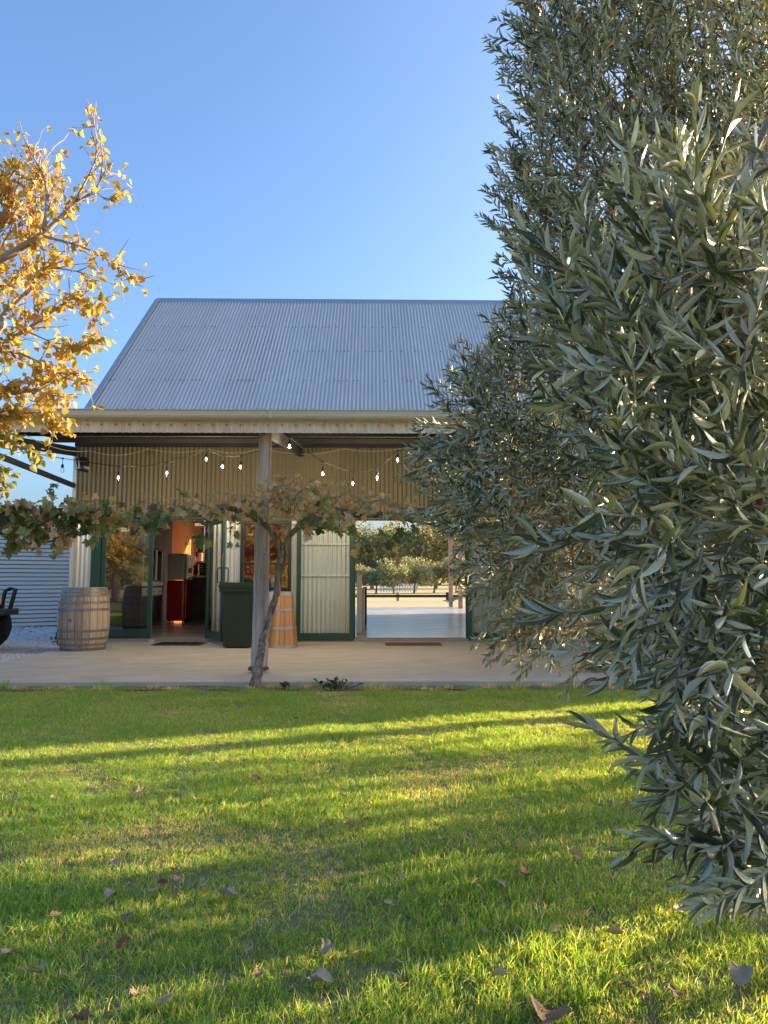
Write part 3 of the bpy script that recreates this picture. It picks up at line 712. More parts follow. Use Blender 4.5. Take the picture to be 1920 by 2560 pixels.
t = thing('coffee_grinder', 'dark brown coffee grinder at the left end of the counter', 'grinder', (P(489, 1440, 18.2).x, 18.2, CT))
MB().lathe([(.001, 0), (.06, 0), (.06, .13), (.04, .16), (.065, .20), (.065, .25), (.001, .26)], 16).build('grinder_body', mat('brown_enamel', (.09,.025,.012), .35), t, smooth=True)
MB().tube([(.05, -.05, .02), (.05, -.09, .02)], .02, 10).build('knob', M['cup'], t)
# hanging shelves with cups, at the back
def shelf(name, label, px0, px1, py, Y, items):
    a, b = P(px0, py, Y), P(px1, py, Y)
    t = thing(name, label, 'shelf', a)
    B('shelf_board', M['wooddark'], t, 0, b.x-a.x, -.02, .22, -.025, 0, .003); B('shelf_bracket', M['blackp'], t, .02, .04, 0, .2, -.14, -.026, .002)
    return a, b
SY = 19.6
a, b = shelf('wall_shelf', 'upper dark shelf holding a pot and a white jug', 488, 528, 1379, SY, 0)
for x0 in (a.x, a.x + .02): pass
MB().tube([P(487, 1348, SY)-Vector((0,0,0)), P(487, 1425, SY)], .018, 8).build('glare_line', M['steelw'], None)  # white tube stands in for the bright glare at the window gap
tag(bpy.data.objects['glare_line'], 'white tube standing in for the glare line beside the bar shelves', 'glare line')
def pot(name, label, cat, px, py, Y, r, h, m, handle=False):
    c = P(px, py, Y); c.y += .08
    t = thing(name, label, cat, c)
    MB().lathe([(.001, .001), (r*.75, .001), (r*.95, h*.4), (r, h*.9), (r*.9, h), (r*.8, h*.9), (r*.7, .02), (.001, .02)], 14).build('vessel', m, t, smooth=True)
    if handle: MB().tube([(r*.9, 0, h*.8), (r*1.5, 0, h*.7), (r*1.5, 0, h*.35), (r*.9, 0, h*.25)], .006, 6).build('handle', m, t, smooth=True)
pot('plant_pot', 'small terracotta pot on the upper bar shelf', 'pot', 496, 1379, SY, .045, .11, M['tanpost'])
pot('jug', 'white jug on the upper bar shelf', 'jug', 504, 1379, SY, .05, .15, M['cup'], True)
a, b = shelf('wall_shelf', 'lower dark shelf lined with white cups', 488, 528, 1408, SY, 0)
for k, px in enumerate((491, 495, 499, 503, 507, 511, 515, 519)):
    c = P(px, 1408, SY); c.y += .08
    t = thing('cup', ['leftmost', 'second', 'third', 'fourth', 'fifth', 'sixth', 'second last', 'rightmost'][k] + ' white cup in the row on the lower bar shelf', 'cup', c, group='white cups on the bar shelf')
    MB().lathe([(.001, .001), (.022, .001), (.036, .055), (.032, .055), (.020, .01), (.001, .01)], 12).build('cup_body', M['cup'], t, smooth=True)
# small framed lattice / wine rack on the orange wall
t = thing('wine_rack', 'narrow black metal rack hanging on the sunlit orange wall', 'rack', (X0+.02, 20.35, 1.3))
MB().tube([(0, -.22, 0), (0, -.22, .85)], .008, 6).build('rack_upright', M['wire'], t); MB().tube([(0, .22, 0), (0, .22, .85)], .008, 6).build('rack_upright', M['wire'], t)
for z in (.0, .26, .52, .78): MB().tube([(0, -.22, z), (.06, 0, z), (0, .22, z)], .010, 6).build('rack_bar', M['wire'], t)
# panels and black post just inside the wide doorway
def pillar(name, label, px0, px1, Y, ytop, m, cat, dy=.10):
    a, b = P(px0, 1500, Y), P(px1, 1500, Y); zt = P(px0, ytop, Y).z
    t = thing(name, label, cat, ((a.x+b.x)/2, Y, FLOORZ)); h = zt-FLOORZ; hw = (b.x-a.x)/2
    B('panel', m, t, -hw, hw, -.02, dy, .02, h-.02, .004); B('cap', M['steelw'] if m is not M['blackp'] else m, t, -hw-.008, hw+.008, -.03, dy+.01, h-.018, h, .003)
    B('foot', m, t, -hw*.7, hw*.7, 0, dy*.6, 0, .02, .002)
pillar('folding_screen', 'tall pale grey metal panel just inside the wide doorway', 892, 904, 13.9, 1436, M['siding'], 'screen', .5)
pillar('folding_screen', 'lower pale grey metal panel beside the taller one in the wide doorway', 904.5, 912, 14.8, 1470, M['siding'], 'screen', .4)
pillar('bollard', 'slim black post standing past the grey panels in the doorway', 908, 917, 16.3, 1467, M['blackp'], 'post', .12)
# back terrace pergola
t = thing('pergola', 'pale timber pergola posts at the far edge of the shed floor', 'pergola', (3.1, 27.2, FLOORZ))
for k, (px, yy) in enumerate(((1127, 27.2), (1151, 26.0), (1235, 27.2), (1330, 27.2))):
    x = P(px, 1500, yy).x - 3.1
    B('post', M['tanpost'], t, x-.07, x+.07, yy-27.2-.07, yy-27.2+.07, 0, 3.32, .008)
B('beam', M['tanpost'], t, -.4, 3.2, -.09, .09, 3.325, 3.50, .008)

# ================================================================== NEIGHBOUR SHED WALL (slats)
nb_ = thing('slatted_shed', 'low pale grey shed with horizontal metal slats left of the barrel', 'shed', (-7.5, 16.9, 0))
pL = Vector((-9.6, 16.55, 0)); pR = Vector((P(168, 1560, 18.2).x, 18.2, 0)); dd = (pR-pL); LL = dd.length; an = math.atan2(dd.y, dd.x)
me = None; SLH = .0965
prof = [(.012, 0), (-.024, .004), (-.026, .022), (-.010, SLH-.024), (.012, SLH-.008)]
vs = [(x, y, z) for x in (0, LL) for y, z in prof]; me = MB().add(vs, [(i, i+5, i+6, i+1) for i in range(4)]).mesh('slat', M['siding'])
nz = 24
for k in range(nz):
    o = link_mesh('slat', me, nb_, loc=pL + Vector((0, 0, .02+k*SLH)) - nb_.location, rot=(0, 0, an))
H_ = .02+nz*SLH
def onwall(x0, x1, y0, y1, z0, z1, n, m): return B(n, m, nb_, x0, x1, y0, y1, z0, z1, .003, loc=pL-nb_.location, rot=(0, 0, an))
onwall(LL, LL+.10, -.03, .05, 0, H_+.02, 'corner_trim', M['siding']); onwall(-.1, LL+.1, -.04, .06, H_, H_+.05, 'capping', M['siding'])
for k in range(nz): onwall(LL+.10, LL+.5, .0, .012, .03+k*SLH, .02+(k+1)*SLH-.01, 'end_slat', M['siding'])
onwall(0, LL+.4, .08, 4, 0, H_, 'shed_body', M['barn'])

# ================================================================== THE CAR
ct = thing('offroad_car', 'dark off-road car with a black bull bar cut by the left edge', 'car', (-7.58, 11.1, .0))
# local: +x forward, wheel centres y = +-.78 ; front wheel centre x ~ 1.55
def prism(name, outline, y0, y1, m, bevel=.03):
    n = len(outline); vs = [(x, y0, z) for x, z in outline] + [(x, y1, z) for x, z in outline]
    return MB().add(vs, [tuple(range(n)), tuple(reversed(range(n, 2*n)))] + [(i, n+i, n+(i+1) % n, (i+1) % n) for i in range(n)]).build(name, m, ct, bevel=bevel)
prism('body', [(-2.2, .42), (-2.2, .98), (.35, 1.0), (1.68, .94), (1.80, .80), (1.80, .46), (1.25, .46), (1.1, .80), (.75, .80), (.55, .42), (-1.2, .42), (-1.35, .78), (-1.75, .78), (-1.9, .42)], -.80, .80, M['car'])
prism('bonnet', [(.45, 1.005), (.45, 1.05), (1.2, 1.03), (1.66, .965), (1.66, .948)], -.70, .70, M['maroon'], .01)
prism('cabin', [(-2.1, 1.0), (-2.0, 1.72), (-.1, 1.75), (.42, 1.02)], -.70, .70, M['car'])
prism('windscreen', [(.0, 1.70), (.44, 1.06), (.46, 1.06), (.02, 1.70)], -.62, .62, M['glassd'], 0)
B('side_window', M['glassd'], ct, -1.8, -.1, -.712, -.704, 1.08, 1.62, .002)
for sx in (-1.55, .98):
    for sy in (-1, 1):
        wheel = bpy.data.objects.new('wheel', None); C.objects.link(wheel); wheel.parent = ct; wheel.location = (sx+.51 if sx > 0 else sx, sy*.80, .38)
        MB().lathe([(.20, -.12), (.34, -.125), (.375, -.10), (.385, 0), (.375, .10), (.34, .125), (.20, .12)], 30).build('tyre', M['blackr'], wheel, rot=(PI/2, 0, 0), smooth=True)
        MB().lathe([(.001, -.03), (.14, -.05), (.20, -.09), (.20, .09), (.001, .05)], 20).build('rim', M['blackp'], wheel, rot=(PI/2, 0, 0), smooth=True)
def bar(name, pts, r=.032, m=M['blackp']): MB().tube(pts, r, 10).build(name, m, ct, smooth=True)
bar('bull_bar_hoop', [(1.84, -.72, .66), (1.88, -.72, .78), (1.97, -.72, .93), (2.02, -.72, .965), (2.13, -.72, .965), (2.17, -.72, .93), (2.07, -.72, .72), (2.02, -.72, .62)])
bar('bull_bar_hoop', [(1.82, .62, .66), (1.86, .64, .93), (1.93, .66, .965), (2.02, .64, .96), (1.95, .62, .62)])
B('bumper_bar', M['blackp'], ct, 1.70, 2.00, -.84, .84, .56, .66, .03)
B('bumper_trim', M['steelw'], ct, 1.72, 1.99, -.848, -.842, .645, .662, .003)
B('headlight', M['lampw'], ct, 1.79, 1.83, -.66, -.40, .72, .86, .02); B('headlight', M['lampw'], ct, 1.79, 1.83, .40, .66, .72, .86, .02)
B('side_step', M['blackp'], ct, -1.1, .5, -.9, -.8, .36, .42, .015)
B('mud_guard', M['blackp'], ct, 1.70, 1.92, -.83, -.55, .36, .50, .03)
bar('tow_strut', [(1.9, -.6, .46), (1.84, -.6, .42)], .03)

# ================================================================== FAR BACKGROUND
def foliage_tree(name, label, cat, loc, h, crown, nleaf, size, m, trunk_r, trunk_m, seed, group=None, base=.35, lobes=9, tint=(.2, .8), sparse=1., low=.28):
    rg = random.Random(seed); t = thing(name, label, cat, loc, group=group); nr = np.random.default_rng(seed)
    mb = MB(); top = h*.62
    mb.tube([(0, 0, 0), (rg.uniform(-.03, .03)*h, 0, h*.25), (rg.uniform(-.05, .05)*h, rg.uniform(-.04, .04)*h, top)], [trunk_r, trunk_r*.8, trunk_r*.35], 7)
    cs = []
    for i in range(lobes):
        a = rg.uniform(0, 2*PI); rr = crown*rg.uniform(.25, .75); z = h*rg.uniform(base+.1, .86)
        c = Vector((rr*math.cos(a), rr*math.sin(a), z)); cs.append((c, crown*rg.uniform(.32, .55)))
        mb.tube([(0, 0, h*low), c*.5 + Vector((0, 0, h*low*.4)), c], [trunk_r*.45, trunk_r*.3, trunk_r*.08], 5, caps=False)
    mb.build('trunk', trunk_m, t, smooth=True)
    pos = []; 
    w_ = np.array([r**2 for _, r in cs]); w_ /= w_.sum(); ids = nr.choice(len(cs), nleaf, p=w_)
    cc = np.array([c for c, _ in cs]); rr = np.array([r for _, r in cs])
    dv = nr.normal(size=(nleaf, 3)); dv /= np.linalg.norm(dv, axis=1)[:, None]
    rad = rr[ids]*(nr.uniform(.25, 1.1, nleaf)**.6)
    p = cc[ids] + dv*rad[:, None]*np.array([1, 1, .8])
    keep = p[:, 2] > h*base*.6; p = p[keep]; k = len(p)
    x = nr.normal(size=(k, 3)); x /= np.linalg.norm(x, axis=1)[:, None]; y = np.cross(x, nr.normal(size=(k, 3))); y /= np.linalg.norm(y, axis=1)[:, None]
    s_ = size*nr.uniform(.5, 1.3, k)[:, None]
    V = np.stack([p-x*s_*.5, p+y*s_*.28, p+x*s_*.5, p-y*s_*.28], 1).reshape(-1, 3)
    F = np.arange(k*4).reshape(-1, 4); ti = np.repeat(np.clip(nr.uniform(tint[0], tint[1], k), 0, 1), 4)
    o = link_mesh('crown', fast_mesh('crown', V, F, m, ti), t); return t
rg = random.Random(11)
OL = [(940, 62, 2.3), (985, 60, 2.9), (1035, 62, 3.0), (1085, 64, 2.9), (1140, 63, 3.1), (1200, 65, 2.8), (880, 63, 2.7), (1270, 66, 3.0)]
for k, (px, Y, h) in enumerate(OL):
    c = P(px, 1486, Y); c.z = -.02
    side = ['fifth', 'fourth', 'third', 'second'][0:1]
    foliage_tree('olive_sapling', ['small rounded olive tree leftmost of the row beyond the rail', 'bushy silver olive tree second in the row beyond the rail', 'tallest silver olive tree in the middle of the far row',
        'broad silver olive tree right of the middle of the far row', 'far silver olive tree close to the pale pergola post', 'far silver olive tree mostly hidden by olive branches', 'far silver olive tree behind the grey panels', 'far silver olive tree behind the folded right door'][k],
        'tree', c, h, h*.58, 3200, .20, M['l_farolive'], .09, M['olivebark'], 20+k, 'olive trees in the far row', base=.30, lobes=10, tint=(.1, 1))
GT = [(850, 95, 9.5), (930, 92, 8.2), (985, 98, 9.3), (1040, 88, 8.6), (1090, 96, 9.6), (1150, 90, 9.2), (1220, 99, 10.5), (770, 96, 9), (1320, 95, 10)]
for k, (px, Y, h) in enumerate(GT):
    c = P(px, 1480, Y); c.z = -.02
    foliage_tree('gum_tree', ['tall gum tree behind the far olive row, behind the folded door', 'leftmost tall grey green gum tree seen through the doorway', 'second tall gum tree through the doorway with yellow lit top', 'dense dark gum tree in the middle of the doorway view',
        'tall gum tree right of the middle of the doorway view', 'gum tree beyond the pale pergola post', 'large gum tree hidden behind the olive branches', 'gum tree behind the corrugated wall', 'gum tree at the far right beyond the shed'][k],
        'tree', c, h*.98, h*.46, 3600, .42, M['l_gum'], .25, M['olivebark'], 40+k, 'gum trees beyond the olive row', base=.12, lobes=18, tint=(.0, 1))
# low black rail
fe = thing('rail_fence', 'low black timber rail along the far edge of the yard', 'fence', (4, 39, 0))
for k in range(9):
    x = -9 + k*2.6 - 4; B('fence_post', M['tanpost'] if k % 3 == 1 else M['blackp'], fe, x-.07, x+.07, -.07, .07, 0, .46 if k % 3 else .52, .008)
    if k < 8: B('rail', M['blackp'], fe, x, x+2.6, -.10, -.072, .19, .33, .005)
mb = MB(); rg = random.Random(2)
wf = thing('white_fence', 'white paling fence glimpsed between the far olive trunks', 'fence', (2.5, 72, 0))
for k in range(14):
    B('paling', M['steelw'], wf, -1.6+k*.26, -1.6+k*.26+.14, -.02, .02, 0, .85, 0)
for z in (.25, .6): B('rail', M['steelw'], wf, -1.7, 2.2, .021, .05, z, z+.08, 0)
# far tree line along the horizon
nr = np.random.default_rng(9); n_ = 26000
ang_ = nr.uniform(-PI, PI, n_); rad_ = nr.uniform(150, 190, n_); hh = (5 + 3*np.sin(ang_*13) + 2*np.sin(ang_*37+1))*nr.uniform(0, 1, n_)**.7
p = np.stack([np.sin(ang_)*rad_, np.cos(ang_)*rad_, hh], 1)
x = nr.normal(size=(n_, 3)); x /= np.linalg.norm(x, axis=1)[:, None]; y = np.cross(x, nr.normal(size=(n_, 3))); y /= np.linalg.norm(y, axis=1)[:, None]
V = np.stack([p-x*1.3, p+y*1.0, p+x*1.3, p-y*1.0], 1).reshape(-1, 3)
o = link_mesh('distant_woods', fast_mesh('distant_woods', V, np.arange(n_*4).reshape(-1, 4), M['l_gum'], np.repeat(nr.uniform(0, .7, n_), 4)))
tag(o, 'dark distant woods along the horizon', 'woods', kind='stuff')

# trees standing behind the photographer (seen in the glass) and to the right (casting the shade)
foliage_tree('golden_tree', 'golden autumn tree mirrored in the glass of the left door', 'tree', (-12.8, -12, 0), 7, 3.2, 5000, .22, M['l_autumn'], .22, M['bark2'], 71, 'golden trees mirrored in the glass', base=.12, lobes=16, tint=(.1, .8))
foliage_tree('golden_tree', 'golden autumn tree mirrored in the window behind the post', 'tree', (-5.2, -10.5, 0), 5.5, 2.5, 5000, .22, M['l_autumn'], .2, M['bark2'], 72, 'golden trees mirrored in the glass', base=.12, lobes=14, tint=(.2, .9))
foliage_tree('golden_tree', 'golden autumn tree mirrored in the folded glass door', 'tree', (1.5, -13, 0), 6, 2.6, 3500, .25, M['l_autumn'], .2, M['bark2'], 74, 'golden trees mirrored in the glass', base=.15, lobes=14, tint=(.2, .9))
foliage_tree('round_bush', 'round clipped golden green bush mirrored in the left door', 'bush', (-10.4, -7.6, 0), 1.95, .8, 3000, .09, M['l_farolive'], .06, M['bark2'], 73, base=.38, lobes=16, tint=(.3, 1))
foliage_tree('dark_evergreen', 'dark evergreen tree mirrored behind the round bush', 'tree', (-17, -17, 0), 5, 4.0, 7000, .35, M['l_gum'], .25, M['bark2'], 76, base=.08, lobes=20, tint=(0, .3))
def occl(label, loc, h, crown, n, size, seed, base=.1, tint=(0, .6)):
    foliage_tree('olive_tree', label, 'tree', loc, h, crown, n, size, M['l_farolive'], .12, M['olivebark'], seed, 'olive trees right of the lawn', base=base, lobes=16, tint=tint)
occl('dense low olive tree beyond the right edge shading the near lawn', (6.2, 4.75, 0), 3.0, 1.15, 1500, .12, 81, .06)
occl('taller olive tree right of the lawn behind the low dense one', (7.6, 3.7, 0), 3.8, 1.5, 1800, .13, 82, .06)
occl('thin young olive tree far right of the lawn near the added shade post', (11.5, 8.0, 0), 4.6, 1.35, 1300, .14, 83, .05)
rb = thing('shade_building', 'unseen grey building added to shade the verandah slab', 'building', (12.6, 14.6, 0))  # added out of view to keep sun off the slab and far lawn
B('wall', M['barn'], rb, -2.6, -.8, -4.4, 5, 0, 4.1, .02); prism_v = [(-2.7, -4.4, 4.1), (-.75, -4.4, 4.1), (-.75, 5.1, 4.1), (-2.7, 5.1, 4.1), (-1.7, -4.4, 4.6), (-1.7, 5.1, 4.6)]
MB().add(prism_v, [(0, 1, 4), (2, 3, 5), (1, 2, 5, 4), (3, 0, 4, 5), (0, 3, 2, 1)]).build('roof', M['zinc'], rb)
wt = thing('shade_post', 'unseen timber post added to cast a thin shadow on the lawn', 'post', (9.6, 8.95, 0)); MB().tube([(0, 0, 0), (0, 0, 3.4)], .12, 12).build('post_body', M['post'], wt)  # added out of view to cast the dark band beside the sun streak

# ================================================================== VINE
def smoothpath(pts, n=6):
    pts = [Vector(p) for p in pts]; out = []
    for i in range(len(pts)-1):
        p0 = pts[max(i-1, 0)]; p1 = pts[i]; p2 = pts[i+1]; p3 = pts[min(i+2, len(pts)-1)]
        for k in range(n):
            t = k/n; out.append(.5*((2*p1) + (p2-p0)*t + (2*p0-5*p1+4*p2-p3)*t*t + (-p0+3*p1-3*p2+p3)*t**3))
    out.append(pts[-1]); return out
def interp_r(rs, m): return list(np.interp(np.linspace(0, 1, m), np.linspace(0, 1, len(rs)), rs))
vbase = P(637, 1712, 7.68); vbase.z = 0
vine = thing('grape_vine', 'old gnarled grape vine climbing the timber post and spreading along the verandah', 'vine', vbase)
VL = Leaves(); rg = random.Random(21)
def vbranch(name, spec, rs, m=M['bark'], n=9, wob=.16, seed=1, step=6, jit=.0):
    pts = smoothpath([P(*q) for q in spec], step); rr = random.Random(seed)
    pts = [p + rv(rr, jit) for p in pts]
    MB().tube([p-vbase for p in pts], interp_r(rs, len(pts)), n, wob=wob, seed=seed).build(name, m, vine, smooth=True)
    return pts
vbranch('trunk', [(636, 1716, 7.68), (648, 1660, 7.85), (658, 1600, 8.1), (676, 1530, 8.25), (692, 1480, 8.25), (694, 1430, 8.25), (702, 1385, 8.25), (694, 1350, 8.22), (676, 1326, 8.2), (655, 1306, 8.15), (625, 1288, 8.12), (590, 1277, 8.1)],
        [.06, .042, .036, .034, .033, .032, .034, .036, .034, .03], seed=3, jit=.004, step=8, wob=.22)
vbranch('trunk_strand', [(652, 1690, 7.75), (656, 1620, 8.02), (684, 1520, 8.3), (700, 1460, 8.30), (710, 1400, 8.32), (718, 1350, 8.3), (738, 1325, 8.25), (765, 1300, 8.2), (800, 1284, 8.2)], [.02, .018, .02, .024, .028, .032, .032], seed=4, jit=.004, step=8, wob=.25)
cor1 = vbranch('cordon', [(600, 1280, 8.1), (560, 1266, 8.05), (520, 1284, 8.0), (480, 1282, 8.0), (440, 1272, 7.95), (400, 1285, 7.95), (340, 1290, 7.9), (280, 1288, 7.9), (200, 1286, 7.85), (120, 1282, 7.8), (40, 1268, 7.8), (-80, 1262, 7.7), (-260, 1255, 7.6)],
        [.034, .03, .03, .028, .026, .022, .02, .018, .018, .015, .015], seed=5, jit=.006)
cor2 = vbranch('cordon', [(765, 1302, 8.2), (800, 1286, 8.2), (850, 1278, 8.15), (900, 1290, 8.1), (960, 1288, 8.1), (1030, 1300, 8.05), (1100, 1294, 8.0), (1180, 1300, 8.0), (1300, 1296, 8.0), (1500, 1300, 7.9)],
        [.032, .036, .034, .03, .026, .024, .02, .018, .015], seed=6, jit=.008)
vbranch('cordon', [(1040, 1302, 8.02), (1110, 1318, 7.98), (1190, 1322, 7.95), (1280, 1330, 7.95)], [.012, .012, .01], seed=7)
vbranch('spur', [(440, 1272, 7.95), (436, 1258, 7.95), (440, 1246, 7.95)], [.018, .016, .012], seed=8)
def vleaf(p, size, tint, rr, face=.5):
    d = Vector((rr.gauss(0, .6), rr.gauss(0, .5)-.2, rr.gauss(-.6, .5))); n = Vector((rr.gauss(0, .6), -1*face+rr.gauss(0, .6), rr.gauss(.4, .6)))
    VL.add(p, d, n, size, size*rr.uniform(.85, 1.05), tint)
def cane(spec, r, rr, leaves=4, tint=(.5, 1), lsize=(.05, .09), m=M['cane']):
    pts = smoothpath([P(*q) for q in spec], 5)
    MB().tube([p-vbase for p in pts], interp_r([r, r*.8, r*.4], len(pts)), 5, wob=.1, seed=rr.randrange(999)).build('cane', m, vine, smooth=True)
    for _ in range(leaves):
        p = rr.choice(pts[1:]); vleaf(p + rv(rr, .02), rr.uniform(*lsize), rr.uniform(*tint), rr)
rr = random.Random(31)
# tangle of dry canes over the doorway
for k in range(46):
    x0 = rr.uniform(640, 900); y0 = rr.uniform(1250, 1300); dx = rr.uniform(-110, 170); up = rr.uniform(30, 105)*(1 - abs(x0+dx*.4-760)/330)
    Y = rr.uniform(7.85, 8.3)
    cane([(x0, y0, Y), (x0+dx*.3, y0-up*.8, Y-.1), (x0+dx*.65, y0-up*rr.uniform(.7, 1.1), Y-.1), (x0+dx, y0-up*rr.uniform(.1, .8)+rr.uniform(0, 40), Y)], rr.uniform(.0035, .007), rr, rr.randrange(3, 8), (.4, 1), (.035, .07))
for k in range(18):
    x0 = rr.uniform(900, 1240); Y = rr.uniform(7.8, 8.2)
    cane([(x0, 1292, Y), (x0+rr.uniform(-30, 60), 1292-rr.uniform(5, 60), Y), (x0+rr.uniform(-40, 110), 1292-rr.uniform(-20, 70), Y)], .004, rr, rr.randrange(2, 6), (.4, 1), (.05, .09))
for k in range(22):
    x0 = rr.uniform(380, 660); Y = rr.uniform(7.8, 8.1)
    cane([(x0, 1280, Y), (x0+rr.uniform(-60, 40), 1280-rr.uniform(0, 50), Y), (x0+rr.uniform(-110, 60), 1280-rr.uniform(-25, 60), Y)], .0045, rr, rr.randrange(1, 4), (.2, 1), (.05, .09))
cane([(470, 1310, 8), (520, 1290, 7.95), (575, 1255, 7.95), (630, 1232, 7.9), (680, 1222, 7.9)], .006, rr, 3); cane([(600, 1290, 7.9), (650, 1236, 7.9), (690, 1225, 7.9), (740, 1190, 7.9)], .006, rr, 4)
# hanging shoots
cane([(893, 1340, 8.0), (930, 1362, 7.95), (965, 1362, 7.95), (985, 1335, 8.0), (975, 1298, 8.0)], .007, rr, 5, (.0, .5), (.08, .12), M['bark'])
cane([(893, 1340, 8.0), (940, 1365, 7.95), (975, 1392, 7.95), (995, 1425, 7.95), (1012, 1436, 7.95)], .004, rr, 3, (.3, .9), (.07, .10), M['bark'])
cane([(985, 1362, 8), (990, 1385, 8), (985, 1400, 8)], .003, rr, 3, (.8, 1), (.08, .10), M['bark'])
cane([(500, 1305, 7.9), (497, 1330, 7.9), (505, 1345, 7.9), (520, 1352, 7.9)], .003, rr, 8, (.0, .35), (.07, .11)); cane([(575, 1310, 7.9), (588, 1340, 7.9), (592, 1360, 7.9)], .003, rr, 6, (.1, .5), (.06, .08))
cane([(120, 1225, 7.8), (130, 1216, 7.8), (150, 1205, 7.8)], .003, rr, 5, (.0, .3), (.05, .07))
for px, py in ((980, 1325), (1000, 1320), (960, 1330), (1010, 1335), (985, 1340), (1040, 1316)): vleaf(P(px, py, 7.95), .11, rr.uniform(0, .35), rr)
for px, py in ((885, 1375), (900, 1360), (990, 1385), (993, 1400), (1012, 1440), (125, 1388)): vleaf(P(px, py, 7.95), .085, rr.uniform(.1, .9), rr)
# leaf masses: (px range, py centre, spread, count, tint range)
def mass(x0, x1, yc, ys, n, tint, size=(.065, .12), Y=(7.55, 8.0)):
    for _ in range(n):
        px = rr.uniform(x0, x1); py = yc(px) + rr.gauss(0, 1)*ys
        t = rr.uniform(*tint)
        if rr.random() < .3: t = rr.uniform(.65, 1)
        vleaf(P(px, py, rr.uniform(*Y)), rr.uniform(*size), t, rr)
mass(-220, 70, lambda x: 1285, 25, 260, (.0, .55)); mass(60, 220, lambda x: 1292, 24, 160, (.0, .55)); mass(20, 170, lambda x: 1350, 18, 75, (.0, .6))
mass(190, 310, lambda x: 1280, 17, 85, (.0, .6)); mass(220, 290, lambda x: 1330, 12, 12, (.2, .8)); mass(300, 420, lambda x: 1292, 14, 50, (.0, .7), (.07, .11)); mass(330, 390, lambda x: 1320, 9, 12, (.0, .4), (.09, .13))
mass(400, 640, lambda x: 1277, 14, 50, (.1, 1), (.055, .09)); mass(640, 850, lambda x: 1250, 28, 150, (.3, 1), (.035, .07)); mass(760, 880, lambda x: 1300, 14, 40, (.0, .5), (.08, .13))
mass(860, 1250, lambda x: 1278, 10, 75, (.2, 1), (.05, .09))
VL.build([tpl_vine(.25, k) for k in range(5)] + [tpl_curled(9)], M['l_vine'], vine, 300, 'leaf', 'foliage', 3)
MB().tube([P(-300, 1292, 8.25)-vbase, P(650, 1292, 8.35)-vbase], .003, 4).build('trellis_wire', M['wire'], vine); MB().tube([P(650, 1292, 8.35)-vbase, P(1800, 1300, 8.3)-vbase], .003, 4).build('trellis_wire', M['wire'], vine)

# ================================================================== AUTUMN TREE
ab = Vector((-5.4, 6.0, 0)); aut = thing('autumn_tree', 'autumn tree with golden leaves reaching in from the left edge', 'tree', ab)
AL = Leaves(); rr = random.Random(41)
MB().tube([(0, 0, 0), (.03, 0, 1.2), (-.03, .05, 2.4), (.0, .1, 3.6), (-.1, .1, 5.2)], [.20, .17, .14, .10, .04], 12, wob=.06).build('trunk', M['bark2'], aut, smooth=True)
def aleaf(p, size, tint):
    d = Vector((rr.gauss(.1, .6), rr.gauss(0, .6), rr.gauss(-.55, .45))); n = Vector((rr.gauss(.3, .6), rr.gauss(-.5, .6), rr.gauss(.6, .6)))
    AL.add(p, d, n, size, size*rr.uniform(.85, 1.1), tint)
tw = MB()
def limb(spec, rs, twigs=10, tl=(.12, .45), leaves=(1, 5), name='branch', up=.4, tint=(.1, .95), green=0.):
    pts = smoothpath([P(q[0] - (34 if q[0] > 0 else 0), *q[1:]) for q in spec], 6)
    MB().tube([p-ab for p in pts], interp_r(rs, len(pts)), 8, wob=.05, seed=rr.randrange(99)).build(name, M['bark2'], aut, smooth=True)
    for _ in range(twigs):
        i = rr.randrange(len(pts)//4, len(pts)); p = pts[i]; dr = (pts[min(i+1, len(pts)-1)] - pts[i-1]).normalized()
        d = (dr + rv(rr, .55) + Vector((0, 0, up*rr.random()))).normalized(); L = rr.uniform(*tl)
        q = [p]; 
        for k in range(4): d = (d + rv(rr, .18) + Vector((0, 0, .05))).normalized(); q.append(q[-1] + d*L/4)
        tw.tube([a-ab for a in q], [.006, .005, .004, .003, .0018], 4, caps=False)
        for k in range(rr.randint(*leaves)):
            b = rr.choice(q[1:]); aleaf(b + rv(rr, .025), rr.uniform(.042, .074), rr.uniform(*tint)*(1-green))
    return pts
TK = lambda z: (ab.x, ab.y+.05, z)
def pxof(z, Y=6.0): q = proj((ab.x, Y, z)); return (q[0], q[1], Y)
limb([pxof(2.3), (-120, 690, 6.0), (0, 648, 5.9), (104, 609, 5.9), (137, 590, 5.9), (176, 552, 5.9), (216, 513, 5.9), (270, 475, 5.9), (300, 420, 5.8)], [.045, .038, .034, .030, .025, .018, .013, .008, .005], 30, (.12, .38), (2, 5))
limb([(137, 590, 5.9), (150, 540, 5.9), (152, 490, 5.95), (143, 440, 6.0), (110, 380, 6.0)], [.024, .02, .016, .010, .005], 22, (.15, .5), (0, 3), up=.9)
limb([(141, 590, 5.9), (180, 600, 5.85), (225, 613, 5.8), (291, 640, 5.75), (333, 672, 5.7), (370, 704, 5.7)], [.015, .012, .009, .006, .004, .002], 26, (.08, .28), (1, 3), up=.3)
limb([(216, 513, 5.9), (250, 450, 5.9), (272, 400, 5.9), (275, 340, 5.9), (268, 300, 5.9)], [.012, .009, .007, .004, .002], 20, (.08, .22), (0, 3), up=.5)
limb([(270, 475, 5.9), (300, 500, 5.8), (318, 490, 5.8)], [.006, .004, .002], 8, (.08, .2), (1, 3))
limb([pxof(1.9), (-100, 880, 6.0), (0, 825, 6.0), (40, 790, 6.0), (75, 758, 6.0), (110, 722, 6.0), (137, 688, 6.0), (160, 670, 5.95), (235, 680, 5.9)], [.05, .035, .024, .02, .018, .014, .012, .008, .004], 36, (.12, .4), (3, 8), up=.2)
